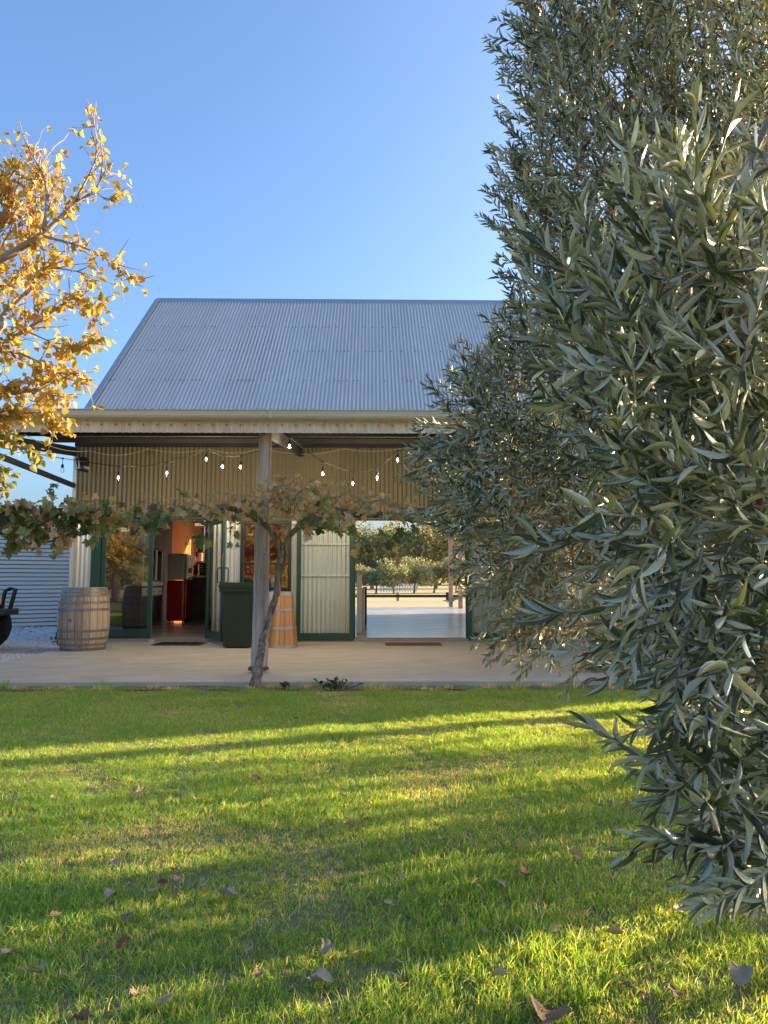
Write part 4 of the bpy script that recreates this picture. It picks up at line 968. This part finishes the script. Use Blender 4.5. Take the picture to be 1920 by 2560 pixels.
limb([pxof(1.8), (-80, 880, 5.9), (0, 862, 5.9), (46, 854, 5.9), (100, 825, 5.9), (140, 800, 5.9), (180, 768, 5.9), (225, 745, 5.8), (258, 770, 5.8)], [.05, .03, .022, .02, .017, .013, .01, .007, .004], 42, (.12, .4), (3, 8), up=.1)
limb([(100, 828, 5.9), (150, 850, 5.85), (200, 880, 5.8), (235, 870, 5.8), (258, 850, 5.8)], [.008, .006, .005, .003, .002], 24, (.1, .3), (3, 7), up=0)
limb([pxof(1.7), (-60, 900, 5.8), (60, 880, 5.8), (120, 900, 5.8), (170, 930, 5.75), (220, 935, 5.7)], [.03, .02, .012, .009, .006, .003], 30, (.1, .3), (3, 7), up=0)
limb([pxof(1.6), (-60, 1000, 5.7), (0, 975, 5.7), (70, 985, 5.7), (130, 975, 5.7), (175, 990, 5.7)], [.03, .02, .013, .010, .006, .003], 34, (.1, .3), (4, 9), up=0)
limb([pxof(1.5), (-60, 1050, 5.6), (0, 1036, 5.6), (60, 1040, 5.6), (120, 1032, 5.6), (160, 1055, 5.6)], [.03, .018, .012, .010, .006, .003], 30, (.1, .28), (4, 9), up=-.1)
limb([(0, 1075, 5.6), (40, 1090, 5.5), (85, 1110, 5.5), (110, 1140, 5.5)], [.008, .006, .004, .002], 20, (.08, .2), (2, 5), up=-.4, green=.85)
limb([(-60, 1120, 5.6), (10, 1140, 5.5), (40, 1180, 5.5), (45, 1215, 5.5)], [.008, .006, .004, .002], 18, (.08, .2), (2, 4), up=-.4, green=.9)
for s_ in ((60, 640), (20, 560), (80, 500), (30, 480), (90, 560), (50, 720), (10, 600), (-60, 600), (-120, 500), (-60, 720)):
    limb([(s_[0]-90, s_[1]+70, 6.2), (s_[0]-30, s_[1]+20, 6.2), (s_[0]+20, s_[1]-20, 6.2), (s_[0]+45, s_[1]-60, 6.2)], [.012, .009, .006, .003], 22, (.12, .4), (2, 6), up=.3)
for _ in range(26):   # off-frame crown
    z = rr.uniform(1.8, 6); x = rr.uniform(-7.6, -4.2); y = rr.uniform(4.6, 7.4)
    p = Vector((x, y, z)); tk = Vector((ab.x-.03, ab.y+.08, max(1.4, z-rr.uniform(.6, 1.4))))
    mid = tk.lerp(p, .5) + rv(rr, .12)
    MB().tube([q-ab for q in smoothpath([tk, mid, p], 5)], interp_r([.035, .018, .006], 11), 6, wob=.05).build('branch', M['bark2'], aut, smooth=True)
    for k in range(9):
        e = p + rv(rr, .35); tw.tube([mid.lerp(p, rr.random())-ab, e-ab], [.006, .002], 4, caps=False)
    for k in range(60): aleaf(p + rv(rr, .35), rr.uniform(.055, .085), rr.uniform(.1, .9))
tw.build('twigs', M['bark2'], aut, smooth=True)['kind'] = 'stuff'
AL.build([tpl_round(.35), tpl_round(.15), tpl_round(.6)], M['l_autumn'], aut, 300, 'leaf', 'crown', 4)

# ================================================================== OLIVE TREES (near right)
def inpoly(x, y, poly):
    c = False; j = len(poly)-1
    for i in range(len(poly)):
        xi, yi = poly[i]; xj, yj = poly[j]
        if (yi > y) != (yj > y) and x < (xj-xi)*(y-yi)/(yj-yi)+xi: c = not c
        j = i
    return c
def olive(name, label, base, poly, depth, ntw, leafl, seed, trunk_pts, twl, out, n_olives, tpls, extra, brown=None):
    rr = random.Random(seed); t = thing(name, label, 'tree', base); L = Leaves(); st = MB(); anchors = []
    xs = [p[0] for p in poly]; ys = [p[1] for p in poly]
    MB().tube([Vector(p)-base for p in trunk_pts[0]], trunk_pts[1], 12, wob=.1, seed=seed).build('trunk', M['olivebark'], t, smooth=True)
    hub = [Vector(p) for p in trunk_pts[0]]
    tries = 0; made = 0
    while made < ntw and tries < ntw*30:
        tries += 1
        px = rr.uniform(min(xs), max(xs)); py = rr.uniform(min(ys), max(ys))
        if not inpoly(px, py, poly): continue
        if px > 2000 and rr.random() < extra: continue
        Y = rr.uniform(*depth); p = P(px, py, Y)      # twig root
        made += 1
        v = (py)/2300.
        d = Vector((-.55+rr.gauss(0, .55), -.35+rr.gauss(0, .5), out(px, py) + rr.gauss(0, .35))).normalized()
        ln = rr.uniform(*twl); n = max(5, int(ln/.021)); seg = ln/n
        nrm = Vector((rr.gauss(0, .3), rr.gauss(-.3, .3), 1)).normalized(); q = p.copy(); pts = [q.copy()]
        bend = Vector((rr.gauss(0, .02), rr.gauss(0, .02), rr.uniform(-.01, .05))); roll = rr.uniform(0, PI)
        tb = rr.random()
        for k in range(n):
            d = (d + bend + rv(rr, .03)).normalized(); q = q + d*seg; pts.append(q.copy())
            a = d.cross(Vector((0, 0, 1)));
            if a.length < .1: a = Vector((1, 0, 0))
            a.normalize(); b = d.cross(a)
            roll += PI/2 + rr.gauss(0, .15)
            for s_ in (0, PI):
                if rr.random() < .07: continue
                sd = a*math.cos(roll+s_) + b*math.sin(roll+s_)
                up_ = .75 + .5*(k/n)
                ld = (sd*rr.uniform(.4, 1.0) + d*up_ + rv(rr, .2)).normalized()
                ln_n = (d*rr.uniform(.5, 1.) - sd*.7 + rv(rr, .45))*(1 if rr.random() < .62 else -1)
                sz = leafl*rr.uniform(.7, 1.2)*(1 if k > 1 else .8)*(.75 if k == n-1 else 1)
                tint = min(.84, max(0, .08 + .45*rr.random() + .3*(tb-.5) + (.35*rr.random() if k > n-3 else 0)))
                if rr.random() < .015: tint = .95
                if brown and brown(px, py) > rr.random(): tint = rr.uniform(.86, 1)
                L.add(q, ld, ln_n, sz, sz*rr.uniform(.17, .24), tint)
        L.add(q, d, nrm, leafl*.7, leafl*.13, .75)
        st.tube([a_-base for a_ in pts[::2]], [.0027*(1 - .6*i/len(pts[::2])) for i in range(len(pts[::2]))], 4, caps=False)
        anchors.append(pts[0])
    # boughs link the twigs back to the trunk
    rr.shuffle(anchors)
    for a_ in anchors[:46]:
        h = min(hub[1:], key=lambda c: (c-a_).length + rr.uniform(0, .6)); mid = a_.lerp(h, .5) + rv(rr, .10) + Vector((0, 0, .12))
        MB().tube([p_-base for p_ in smoothpath([h, mid, a_], 5)], interp_r([.022, .010, .004], 11), 6, wob=.06, seed=rr.randrange(99)).build('branch', M['olivebark'], t, smooth=True)
    st.build('twigs', M['twig'], t, smooth=True)['kind'] = 'stuff'
    L.build(tpls, M['l_olive'], t, 300, 'leaf', 'crown', seed)
    for px, py, Y, m in n_olives:
        p = P(px, py, Y); o = MB().lathe([(.0005, -.010), (.0055, -.0075), (.0078, 0), (.0055, .0075), (.0005, .010)], 12).build('olive', m, t, smooth=True, loc=p-base)
        MB().tube([p-base + Vector((0, 0, .010)), p-base + Vector((.004, .004, .03))], .001, 4).build('olive_stem', M['twig'], t)
    return t
T_near = [tpl_lance(5, .35, .10, .39), tpl_lance(5, .28, .0, .39), tpl_lance(5, .4, .22, .39), tpl_lance(5, .3, -.12, .39)]
T_far = [tpl_lance(3, .30, .10, .46), tpl_lance(3, .22, .0, .46), tpl_lance(3, .35, .22, .46)]
polyF = [(1260, -250), (1310, 60), (1360, 250), (1320, 420), (1310, 600), (1340, 740), (1290, 860), (1200, 960), (1120, 1070), (1130, 1200), (1175, 1330), (1235, 1450), (1290, 1540), (1370, 1600), (1500, 1600), (1600, 1500), (1650, 1400), (2300, 1400), (2300, -250)]
outF = lambda px, py: .55 if py < 700 else (.25 if py < 1050 else -.1 - .5*(py-1050)/500)
bF = Vector((2.15, 3.9, 0))
olive('olive_tree', 'farther dark leaved olive tree whose crown overlaps the shed roof and doorway', bF, polyF, (3.0, 4.3), 3800, .058, 91,
      ([(2.15, 3.9, 0), (2.1, 3.85, .9), (1.95, 3.8, 1.6), (1.8, 3.75, 2.4), (1.6, 3.7, 3.4), (1.5, 3.7, 4.2)], [.15, .11, .09, .06, .035, .012]), (.16, .34), outF,
      [(1303, 752, 3.0, M['olgreen']), (1298, 1660, 3.0, M['olgreen'])], T_far, .55, brown=lambda px, py: .9 if (px > 1260 and px < 1620 and py > 1230) else .03)  # brown tint paints in light passing through the low hanging clump
polyN = [(1640, 760), (1700, 620), (1790, 540), (1900, 580), (2300, 500), (2300, 2250), (1980, 2200), (1860, 2150), (1790, 2030), (1740, 1900), (1710, 1750), (1660, 1560), (1610, 1400), (1600, 1250), (1570, 1130), (1520, 1040), (1450, 960), (1400, 860), (1450, 760), (1560, 740)]
outN = lambda px, py: .7 if py < 900 else (.25 if py < 1300 else -.25)
bN = Vector((1.75, 1.9, 0))
olive('olive_tree', 'nearest olive tree with large silvery leaves along the whole right edge', bN, polyN, (1.15, 2.3), 900, .062, 92,
      ([(1.75, 1.9, 0), (1.7, 1.9, .7), (1.6, 1.85, 1.3), (1.5, 1.8, 2.0), (1.45, 1.8, 2.7)], [.12, .10, .08, .05, .02]), (.12, .26), outN,
      [(1700, 1940, 1.25, M['oldark']), (1764, 2000, 1.25, M['olgreen']), (1850, 1145, 1.3, M['olred']), (1885, 1150, 1.35, M['olred']), (1900, 1250, 1.3, M['olred']), (1648, 914, 1.4, M['olgreen'])], T_near, .5)

# ================================================================== GRASS
def grass_patch(seed, n, size, h=(.022, .055), wd=(.0018, .0032), dryf=.09):
    nr = np.random.default_rng(seed)
    # clumpy distribution
    c = nr.uniform(-size/2, size/2, (n//9, 2)); ids = nr.integers(0, len(c), n)
    b = c[ids] + nr.normal(0, .012, (n, 2)); ang = nr.uniform(0, 2*PI, n); H = nr.uniform(*h, n)*nr.choice([1, 1, 1, .6, 1.25], n); W = nr.uniform(*wd, n)
    lean = nr.uniform(.15, 1.1, n); la = nr.uniform(0, 2*PI, n); side = np.stack([np.cos(ang), np.sin(ang), np.zeros(n)], 1)
    ld = np.stack([np.cos(la), np.sin(la), np.zeros(n)], 1); root = np.concatenate([b, np.full((n, 1), -.004)], 1)
    V = []
    for t, wf in ((0, .8), (.4, 1.), (.75, .7)):
        ctr = root + ld*(lean*H*t**1.7)[:, None] + np.array([0, 0, 1])*(H*(t-.25*lean*t*t))[:, None]
        V += [ctr - side*(W*wf/2)[:, None], ctr + side*(W*wf/2)[:, None]]
    V.append(root + ld*(lean*H)[:, None] + np.array([0, 0, 1])*(H*(1-.3*lean))[:, None])
    V = np.stack(V, 1).reshape(-1, 3)
    F = np.array([(0, 1, 3), (0, 3, 2), (2, 3, 5), (2, 5, 4), (4, 5, 6)]); F = (F[None] + (np.arange(n)*7)[:, None, None]).reshape(-1, 3)
    T = nr.uniform(.05, .8, n); dry = nr.random(n) < dryf; T[dry] = nr.uniform(.86, 1, dry.sum())
    return fast_mesh('grass_tuft', V, F, M['grass'], np.repeat(T, 7))
tufts = bpy.data.collections.new('grass_tufts')
for k in range(8):
    o = bpy.data.objects.new('grass_tuft', grass_patch(100+k, 900, .30, h=((.012, .034), (.014, .038), (.012, .03), (.02, .05), (.022, .055), (.012, .032), (.010, .026), (.008, .02))[k], dryf=(.08, .1, .16, .05, .06, .2, .42, .5)[k])); tufts.objects.link(o)
nr = np.random.default_rng(77); pts = []
st_ = .165
for X in np.arange(-8.5, 7.5, st_):
    for Y in np.arange(-1.5, 7.62, st_):
        x, y = X+nr.uniform(-.08, .08), Y+nr.uniform(-.08, .08)
        if y > 7.58: continue
        pts.append((x, y, .012*noise.noise(Vector((x*.8, y*.8, 3))) if y < 7.3 else 0))
pts = np.array(pts, np.float32)
me = bpy.data.meshes.new('grass'); me.vertices.add(len(pts)); me.vertices.foreach_set('co', pts.ravel())
sc_ = np.array([1.0 + .4*max(-.4, noise.noise(Vector((p[0]*1.1, p[1]*1.1, 9)))) for p in pts]) * np.where(pts[:, 1] > 7.3, .8, 1)
a = me.attributes.new('sc', 'FLOAT', 'POINT'); a.data.foreach_set('value', sc_.astype(np.float32))
ixv = []
for p in pts:
    v_ = noise.noise(Vector((p[0]*1.7, p[1]*1.7, 4))) + .35*noise.noise(Vector((p[0]*5, p[1]*5, 8))) + nr.uniform(-.12, .12)
    ixv.append(7 if v_ < -.42 else 6 if v_ < -.28 else 5 if v_ < -.12 else nr.choice([0, 1, 2]) if v_ < .22 else nr.choice([3, 4, 0]))
a = me.attributes.new('ix', 'INT', 'POINT'); a.data.foreach_set('value', np.array(ixv, np.int32))
a = me.attributes.new('rz', 'FLOAT', 'POINT'); a.data.foreach_set('value', nr.uniform(0, 2*PI, len(pts)).astype(np.float32))
go = bpy.data.objects.new('grass', me); C.objects.link(go); tag(go, 'short green lawn grass streaked with low sun', 'grass', kind='stuff')
ng = bpy.data.node_groups.new('grass_scatter', 'GeometryNodeTree')
ng.interface.new_socket('Geometry', in_out='INPUT', socket_type='NodeSocketGeometry'); ng.interface.new_socket('Geometry', in_out='OUTPUT', socket_type='NodeSocketGeometry')
N = ng.nodes; Lk = ng.links; gi = N.new('NodeGroupInput'); g2 = N.new('NodeGroupOutput')
iop = N.new('GeometryNodeInstanceOnPoints'); ci = N.new('GeometryNodeCollectionInfo'); ci.inputs[0].default_value = tufts; ci.inputs['Separate Children'].default_value = True; ci.inputs['Reset Children'].default_value = True
a1 = N.new('GeometryNodeInputNamedAttribute'); a1.data_type = 'FLOAT'; a1.inputs[0].default_value = 'rz'
a2 = N.new('GeometryNodeInputNamedAttribute'); a2.data_type = 'FLOAT'; a2.inputs[0].default_value = 'sc'
cx_ = N.new('ShaderNodeCombineXYZ'); rot = N.new('FunctionNodeEulerToRotation')
Lk.new(gi.outputs[0], iop.inputs['Points']); Lk.new(ci.outputs[0], iop.inputs['Instance']); iop.inputs['Pick Instance'].default_value = True
Lk.new(a1.outputs[0], cx_.inputs[2]); Lk.new(cx_.outputs[0], rot.inputs[0]); Lk.new(rot.outputs[0], iop.inputs['Rotation'])
a3 = N.new('GeometryNodeInputNamedAttribute'); a3.data_type = 'INT'; a3.inputs[0].default_value = 'ix'; Lk.new(a3.outputs[0], iop.inputs['Instance Index'])
Lk.new(a2.outputs[0], iop.inputs['Scale']); Lk.new(iop.outputs[0], g2.inputs[0])
md = go.modifiers.new('scatter', 'NODES'); md.node_group = ng
# taller tufts along the slab edge
rr = random.Random(6); V = []; F = []; T = []
def blade(x, y, h, w_, lean, tint):
    a = rr.uniform(0, 2*PI); s_ = Vector((math.cos(a), math.sin(a), 0))*w_; l = Vector((rr.gauss(0, 1), rr.gauss(0, 1), 0))*lean*h; k = len(V); b = Vector((x, y, 0))
    for t, wf in ((0, 1), (.5, .9)): c_ = b + l*t*t + Vector((0, 0, h*t)); V.append(c_-s_*wf); V.append(c_+s_*wf)
    V.append(b + l + Vector((0, 0, h*(1-.2*lean)))); F.extend([(k, k+1, k+3), (k, k+3, k+2), (k+2, k+3, k+4)]); T.extend([tint]*5)
for _ in range(230):
    cx0 = rr.uniform(-4.6, 4.6); cy0 = rr.uniform(7.5, 7.73); hh_ = rr.uniform(.03, .085); dry = rr.random() < .35
    for _ in range(rr.randrange(10, 34)): blade(cx0+rr.gauss(0, .04), min(7.74, cy0+rr.gauss(0, .03)), hh_*rr.uniform(.5, 1.1), .002, .5, rr.uniform(.9, 1) if dry else rr.uniform(.1, .7))
for px in (5, 20, 785, 255):
    q = P(px, 1700, 7.65)
    for _ in range(16): blade(q.x+rr.gauss(0, .025), 7.66+rr.gauss(0, .015), rr.uniform(.08, .17), .0025, .45, rr.uniform(.2, .6))
tag(link_mesh('edge_grass', fast_mesh('edge_grass', V, F, M['grass'], T)), 'ragged taller grass along the edge of the concrete slab', 'grass', kind='stuff')

# ================================================================== WEEDS AND FALLEN LEAVES
def weed(label, px, Y, w_, h, n, seed):
    rr = random.Random(seed); q = P(px, 1700, Y); q.z = 0; t = thing('weed', label, 'weed', q); st = MB(); tpls = [tpl_vine(.2, 3)]
    me_ = [fast_mesh('leaf', tpls[0][0], tpls[0][1], M['l_weed'], np.full(len(tpls[0][0]), k/3)) for k in range(4)]
    for _ in range(n):
        d = Vector((rr.gauss(0, .4)*w_, rr.gauss(0, .25)*w_, rr.uniform(.25, 1)*h)); st.tube([(d.x*.5, d.y*.5, 0), d], .0025, 4)
        s_ = rr.uniform(.03, .055)
        link_mesh('leaf', rr.choice(me_), t, loc=d, rot=(rr.uniform(.3, 1.2), rr.uniform(-.4, .4), rr.uniform(0, 6.28)), scale=(s_, s_, s_))
    st.build('stems', M['l_weed'], t)
weed('low leafy green weed at the slab edge right of the timber post', 835, 7.62, .24, .085, 34, 1)
weed('small dark green weed beside the large wine barrel', 146, 12.6, .16, .22, 30, 2)
weed('small green weed right at the foot of the vine', 712, 7.6, .08, .06, 12, 3)

def dead_leaf(seed, t_, long=False):
    rg = random.Random(seed); NX, NY = 8, 9; vs = []; fs = []
    k1, k2, k3 = rg.uniform(.5, 1.6), rg.uniform(-.6, 1.0), rg.uniform(2, 5); lob = rg.choice([3, 4, 5])
    for j in range(NY+1):
        y = j/NY; base_w = (.22 if long else .46)*math.sin(PI*min(1, y*.98+.02))**.65
        for i in range(NX+1):
            u = i/NX*2-1; wv = base_w*(1 + (.20*math.sin(lob*PI*y*1.6+seed) + rg.uniform(-.10, .10))*abs(u)**2)
            x = u*wv; yy = y + .05*math.sin(6*u+seed)*abs(u) + rg.uniform(-.012, .012)
            z = k1*x*x*1.3 + k2*.35*(y-.45)**2 + .035*math.sin(k3*y*3+u*2.5) + rg.uniform(-.012, .012) - .03*(1-abs(u))
            vs.append((x, yy, z+.02))
    for j in range(NY):
        for i in range(NX):
            q = j*(NX+1)+i
            if (i in (0, NX-1)) and rg.random() < .12: continue
            fs.append((q, q+1, q+NX+2, q+NX+1))
    return fast_mesh('leaf_blade', np.array(vs), np.array(fs), M['l_dead'+str(t_)])
DC = [((.16,.075,.045),(.34,.17,.09)), ((.20,.12,.075),(.42,.28,.18)), ((.36,.25,.16),(.68,.50,.34)), ((.36,.27,.19),(.66,.53,.40)), ((.40,.24,.09),(.68,.46,.20))]
for k, (c1, c2) in enumerate(DC): M['l_dead%d' % k] = mat('dead_leaf', c1, .8, 0, c2, 40., (1,1,1), 6., .5, 60., contrast=.5)
dl = [[dead_leaf(10*k+q, k, q == 2) for q in range(3)] for k in range(5)]
cols = ['dark brown', 'brown', 'pale brown', 'greyish', 'yellow brown']
# px, py, size m, colour index, where
FL = [(1368, 2535, .13, 1, 'cut by the bottom edge right of centre'), (1690, 2480, .10, 1, 'long and narrow near the bottom right corner'), (1865, 2455, .09, 3, 'torn, at the right edge low down'),
 (792, 2445, .10, 3, 'large and crumpled, low left of centre'), (816, 2382, .06, 2, 'small and round above the crumpled one'), (892, 2386, .03, 4, 'tiny, beside the round one'), (652, 2432, .045, 1, 'small and folded, below the middle of the lawn'),
 (618, 2380, .05, 3, 'curled, centre left of the near lawn'), (308, 2370, .06, 0, 'reddish, in the left near lawn'), (320, 2292, .075, 1, 'upright, in the left near lawn'), (86, 2435, .06, 2, 'rounded, near the bottom left corner'),
 (18, 2380, .07, 3, 'ragged, at the left edge'), (345, 2492, .055, 1, 'low on the left, half sunk in grass'), (415, 2497, .055, 2, 'flat, low on the left beside another'), (207, 2550, .06, 0, 'cut by the bottom edge at left'),
 (138, 2290, .05, 4, 'small, pointing up at the left'), (275, 2240, .055, 3, 'thin and pale, left of the leaf pair'), (388, 2225, .06, 2, 'flat, lower of the leaf pair'), (405, 2208, .05, 0, 'dark, upper of the leaf pair'),
 (446, 2198, .055, 4, 'cupped, right of the leaf pair'), (437, 2172, .04, 1, 'small, above the cupped leaf'), (510, 2210, .035, 3, 'small and grey near the middle left'), (565, 2233, .085, 3, 'broad and veined, left of centre'),
 (538, 2154, .055, 4, 'long and golden, left of centre'), (580, 2325, .035, 3, 'narrow sliver in the centre left'), (426, 2117, .035, 4, 'tiny, at the edge of the sun patch'), (287, 2160, .045, 2, 'crinkled, left in the sun patch'),
 (163, 2150, .04, 0, 'orange brown, at the left shade edge'), (874, 2070, .07, 2, 'bright and angular, near the lawn centre'), (1108, 2100, .055, 3, 'pale and crumpled, right of the lawn centre'), (1296, 2120, .06, 4, 'straw coloured, right of centre in the sun'),
 (1440, 2145, .08, 4, 'two toned, big, at the right of the lawn'), (1035, 2135, .055, 0, 'rusty, low in the lawn centre'), (1195, 2210, .04, 4, 'orange and small, right of centre'), (1310, 2190, .09, 0, 'dark and broken, right of centre'), (1252, 2215, .07, 2, 'dull, beside the dark broken one'),
 (1002, 2192, .04, 3, 'tiny and pale, centre right'), (975, 2262, .045, 2, 'pinkish, in the shaded centre'), (1205, 2325, .06, 2, 'long, in the right near lawn'), (1384, 2325, .07, 2, 'slender and pink grey, in the right near lawn'), (1528, 2335, .075, 4, 'cupped, right near lawn'),
 (1695, 2280, .05, 2, 'small, under the olive branches'), (1248, 2445, .065, 3, 'shrivelled, low right of centre'), (1570, 2470, .05, 1, 'folded, low on the right'), (1360, 2035, .05, 2, 'small, right in the sunlit grass'), (1215, 2050, .035, 4, 'golden, small, in the sunlit grass'),
 (350, 1982, .075, 2, 'wide and pale, in the upper lawn at left'), (492, 1998, .045, 4, 'cream, in the upper lawn'), (608, 2020, .05, 4, 'straw pale, centre of the upper lawn'), (640, 1950, .07, 0, 'orange brown, upper lawn centre'), (610, 1902, .045, 0, 'rust coloured, upper lawn centre'),
 (858, 1990, .05, 2, 'pale, upper lawn right of centre'), (738, 1798, .06, 0, 'reddish, far lawn below the post'), (705, 1810, .04, 2, 'small, beside the reddish far leaf'), (606, 1797, .03, 3, 'white, tiny, on the far lawn'), (322, 1842, .035, 3, 'tiny, on the far lawn at left'),
 (660, 1862, .035, 3, 'grey, small, below the far streak'), (948, 1845, .03, 3, 'whitish, at the far streak of sun'), (1322, 1742, .03, 3, 'white, far right on the shaded lawn'), (80, 2043, .05, 2, 'folded, in the left sun patch'), (132, 1993, .035, 3, 'pale, on the left lawn'),
 (571, 1705, .05, 3, 'pale, on the dirt by the vine foot'), (700, 1715, .035, 3, 'white, on the dirt strip'), (712, 1712, .035, 3, 'white curled, on the dirt strip'), (500, 1718, .03, 3, 'pale, tiny, by the dirt strip')]
def ground_at(px, py):
    d = _F + _R*((px-960)/FPX) + _U*((1280-py)/FPX); return Vector((0, 0, CAMZ)) + d*(-(CAMZ-.028)/d.z)
rr = random.Random(15)
for k, (px, py, s_, ci_, wh) in enumerate(FL):
    q = ground_at(px, py); me_ = dl[ci_][2 if ('long' in wh or 'sliver' in wh or 'slender' in wh or 'narrow' in wh) else k % 2]
    s_ *= .78
    t = thing('fallen_leaf', f'{cols[ci_]} fallen leaf, {wh}', 'leaf', q, rr.uniform(0, 6.28), 'fallen leaves on the lawn')
    link_mesh('leaf_blade', me_, t, loc=(0, -s_*.4, 0), rot=(rr.uniform(-.15, .45), rr.uniform(-.4, .4), 0), scale=(s_, s_, s_))
    MB().tube([(0, -s_*.4, .004), (.01*rr.uniform(-1, 1), -s_*.4-s_*.35, .012)], .0012, 4).build('leaf_stalk', M['cane'], t)
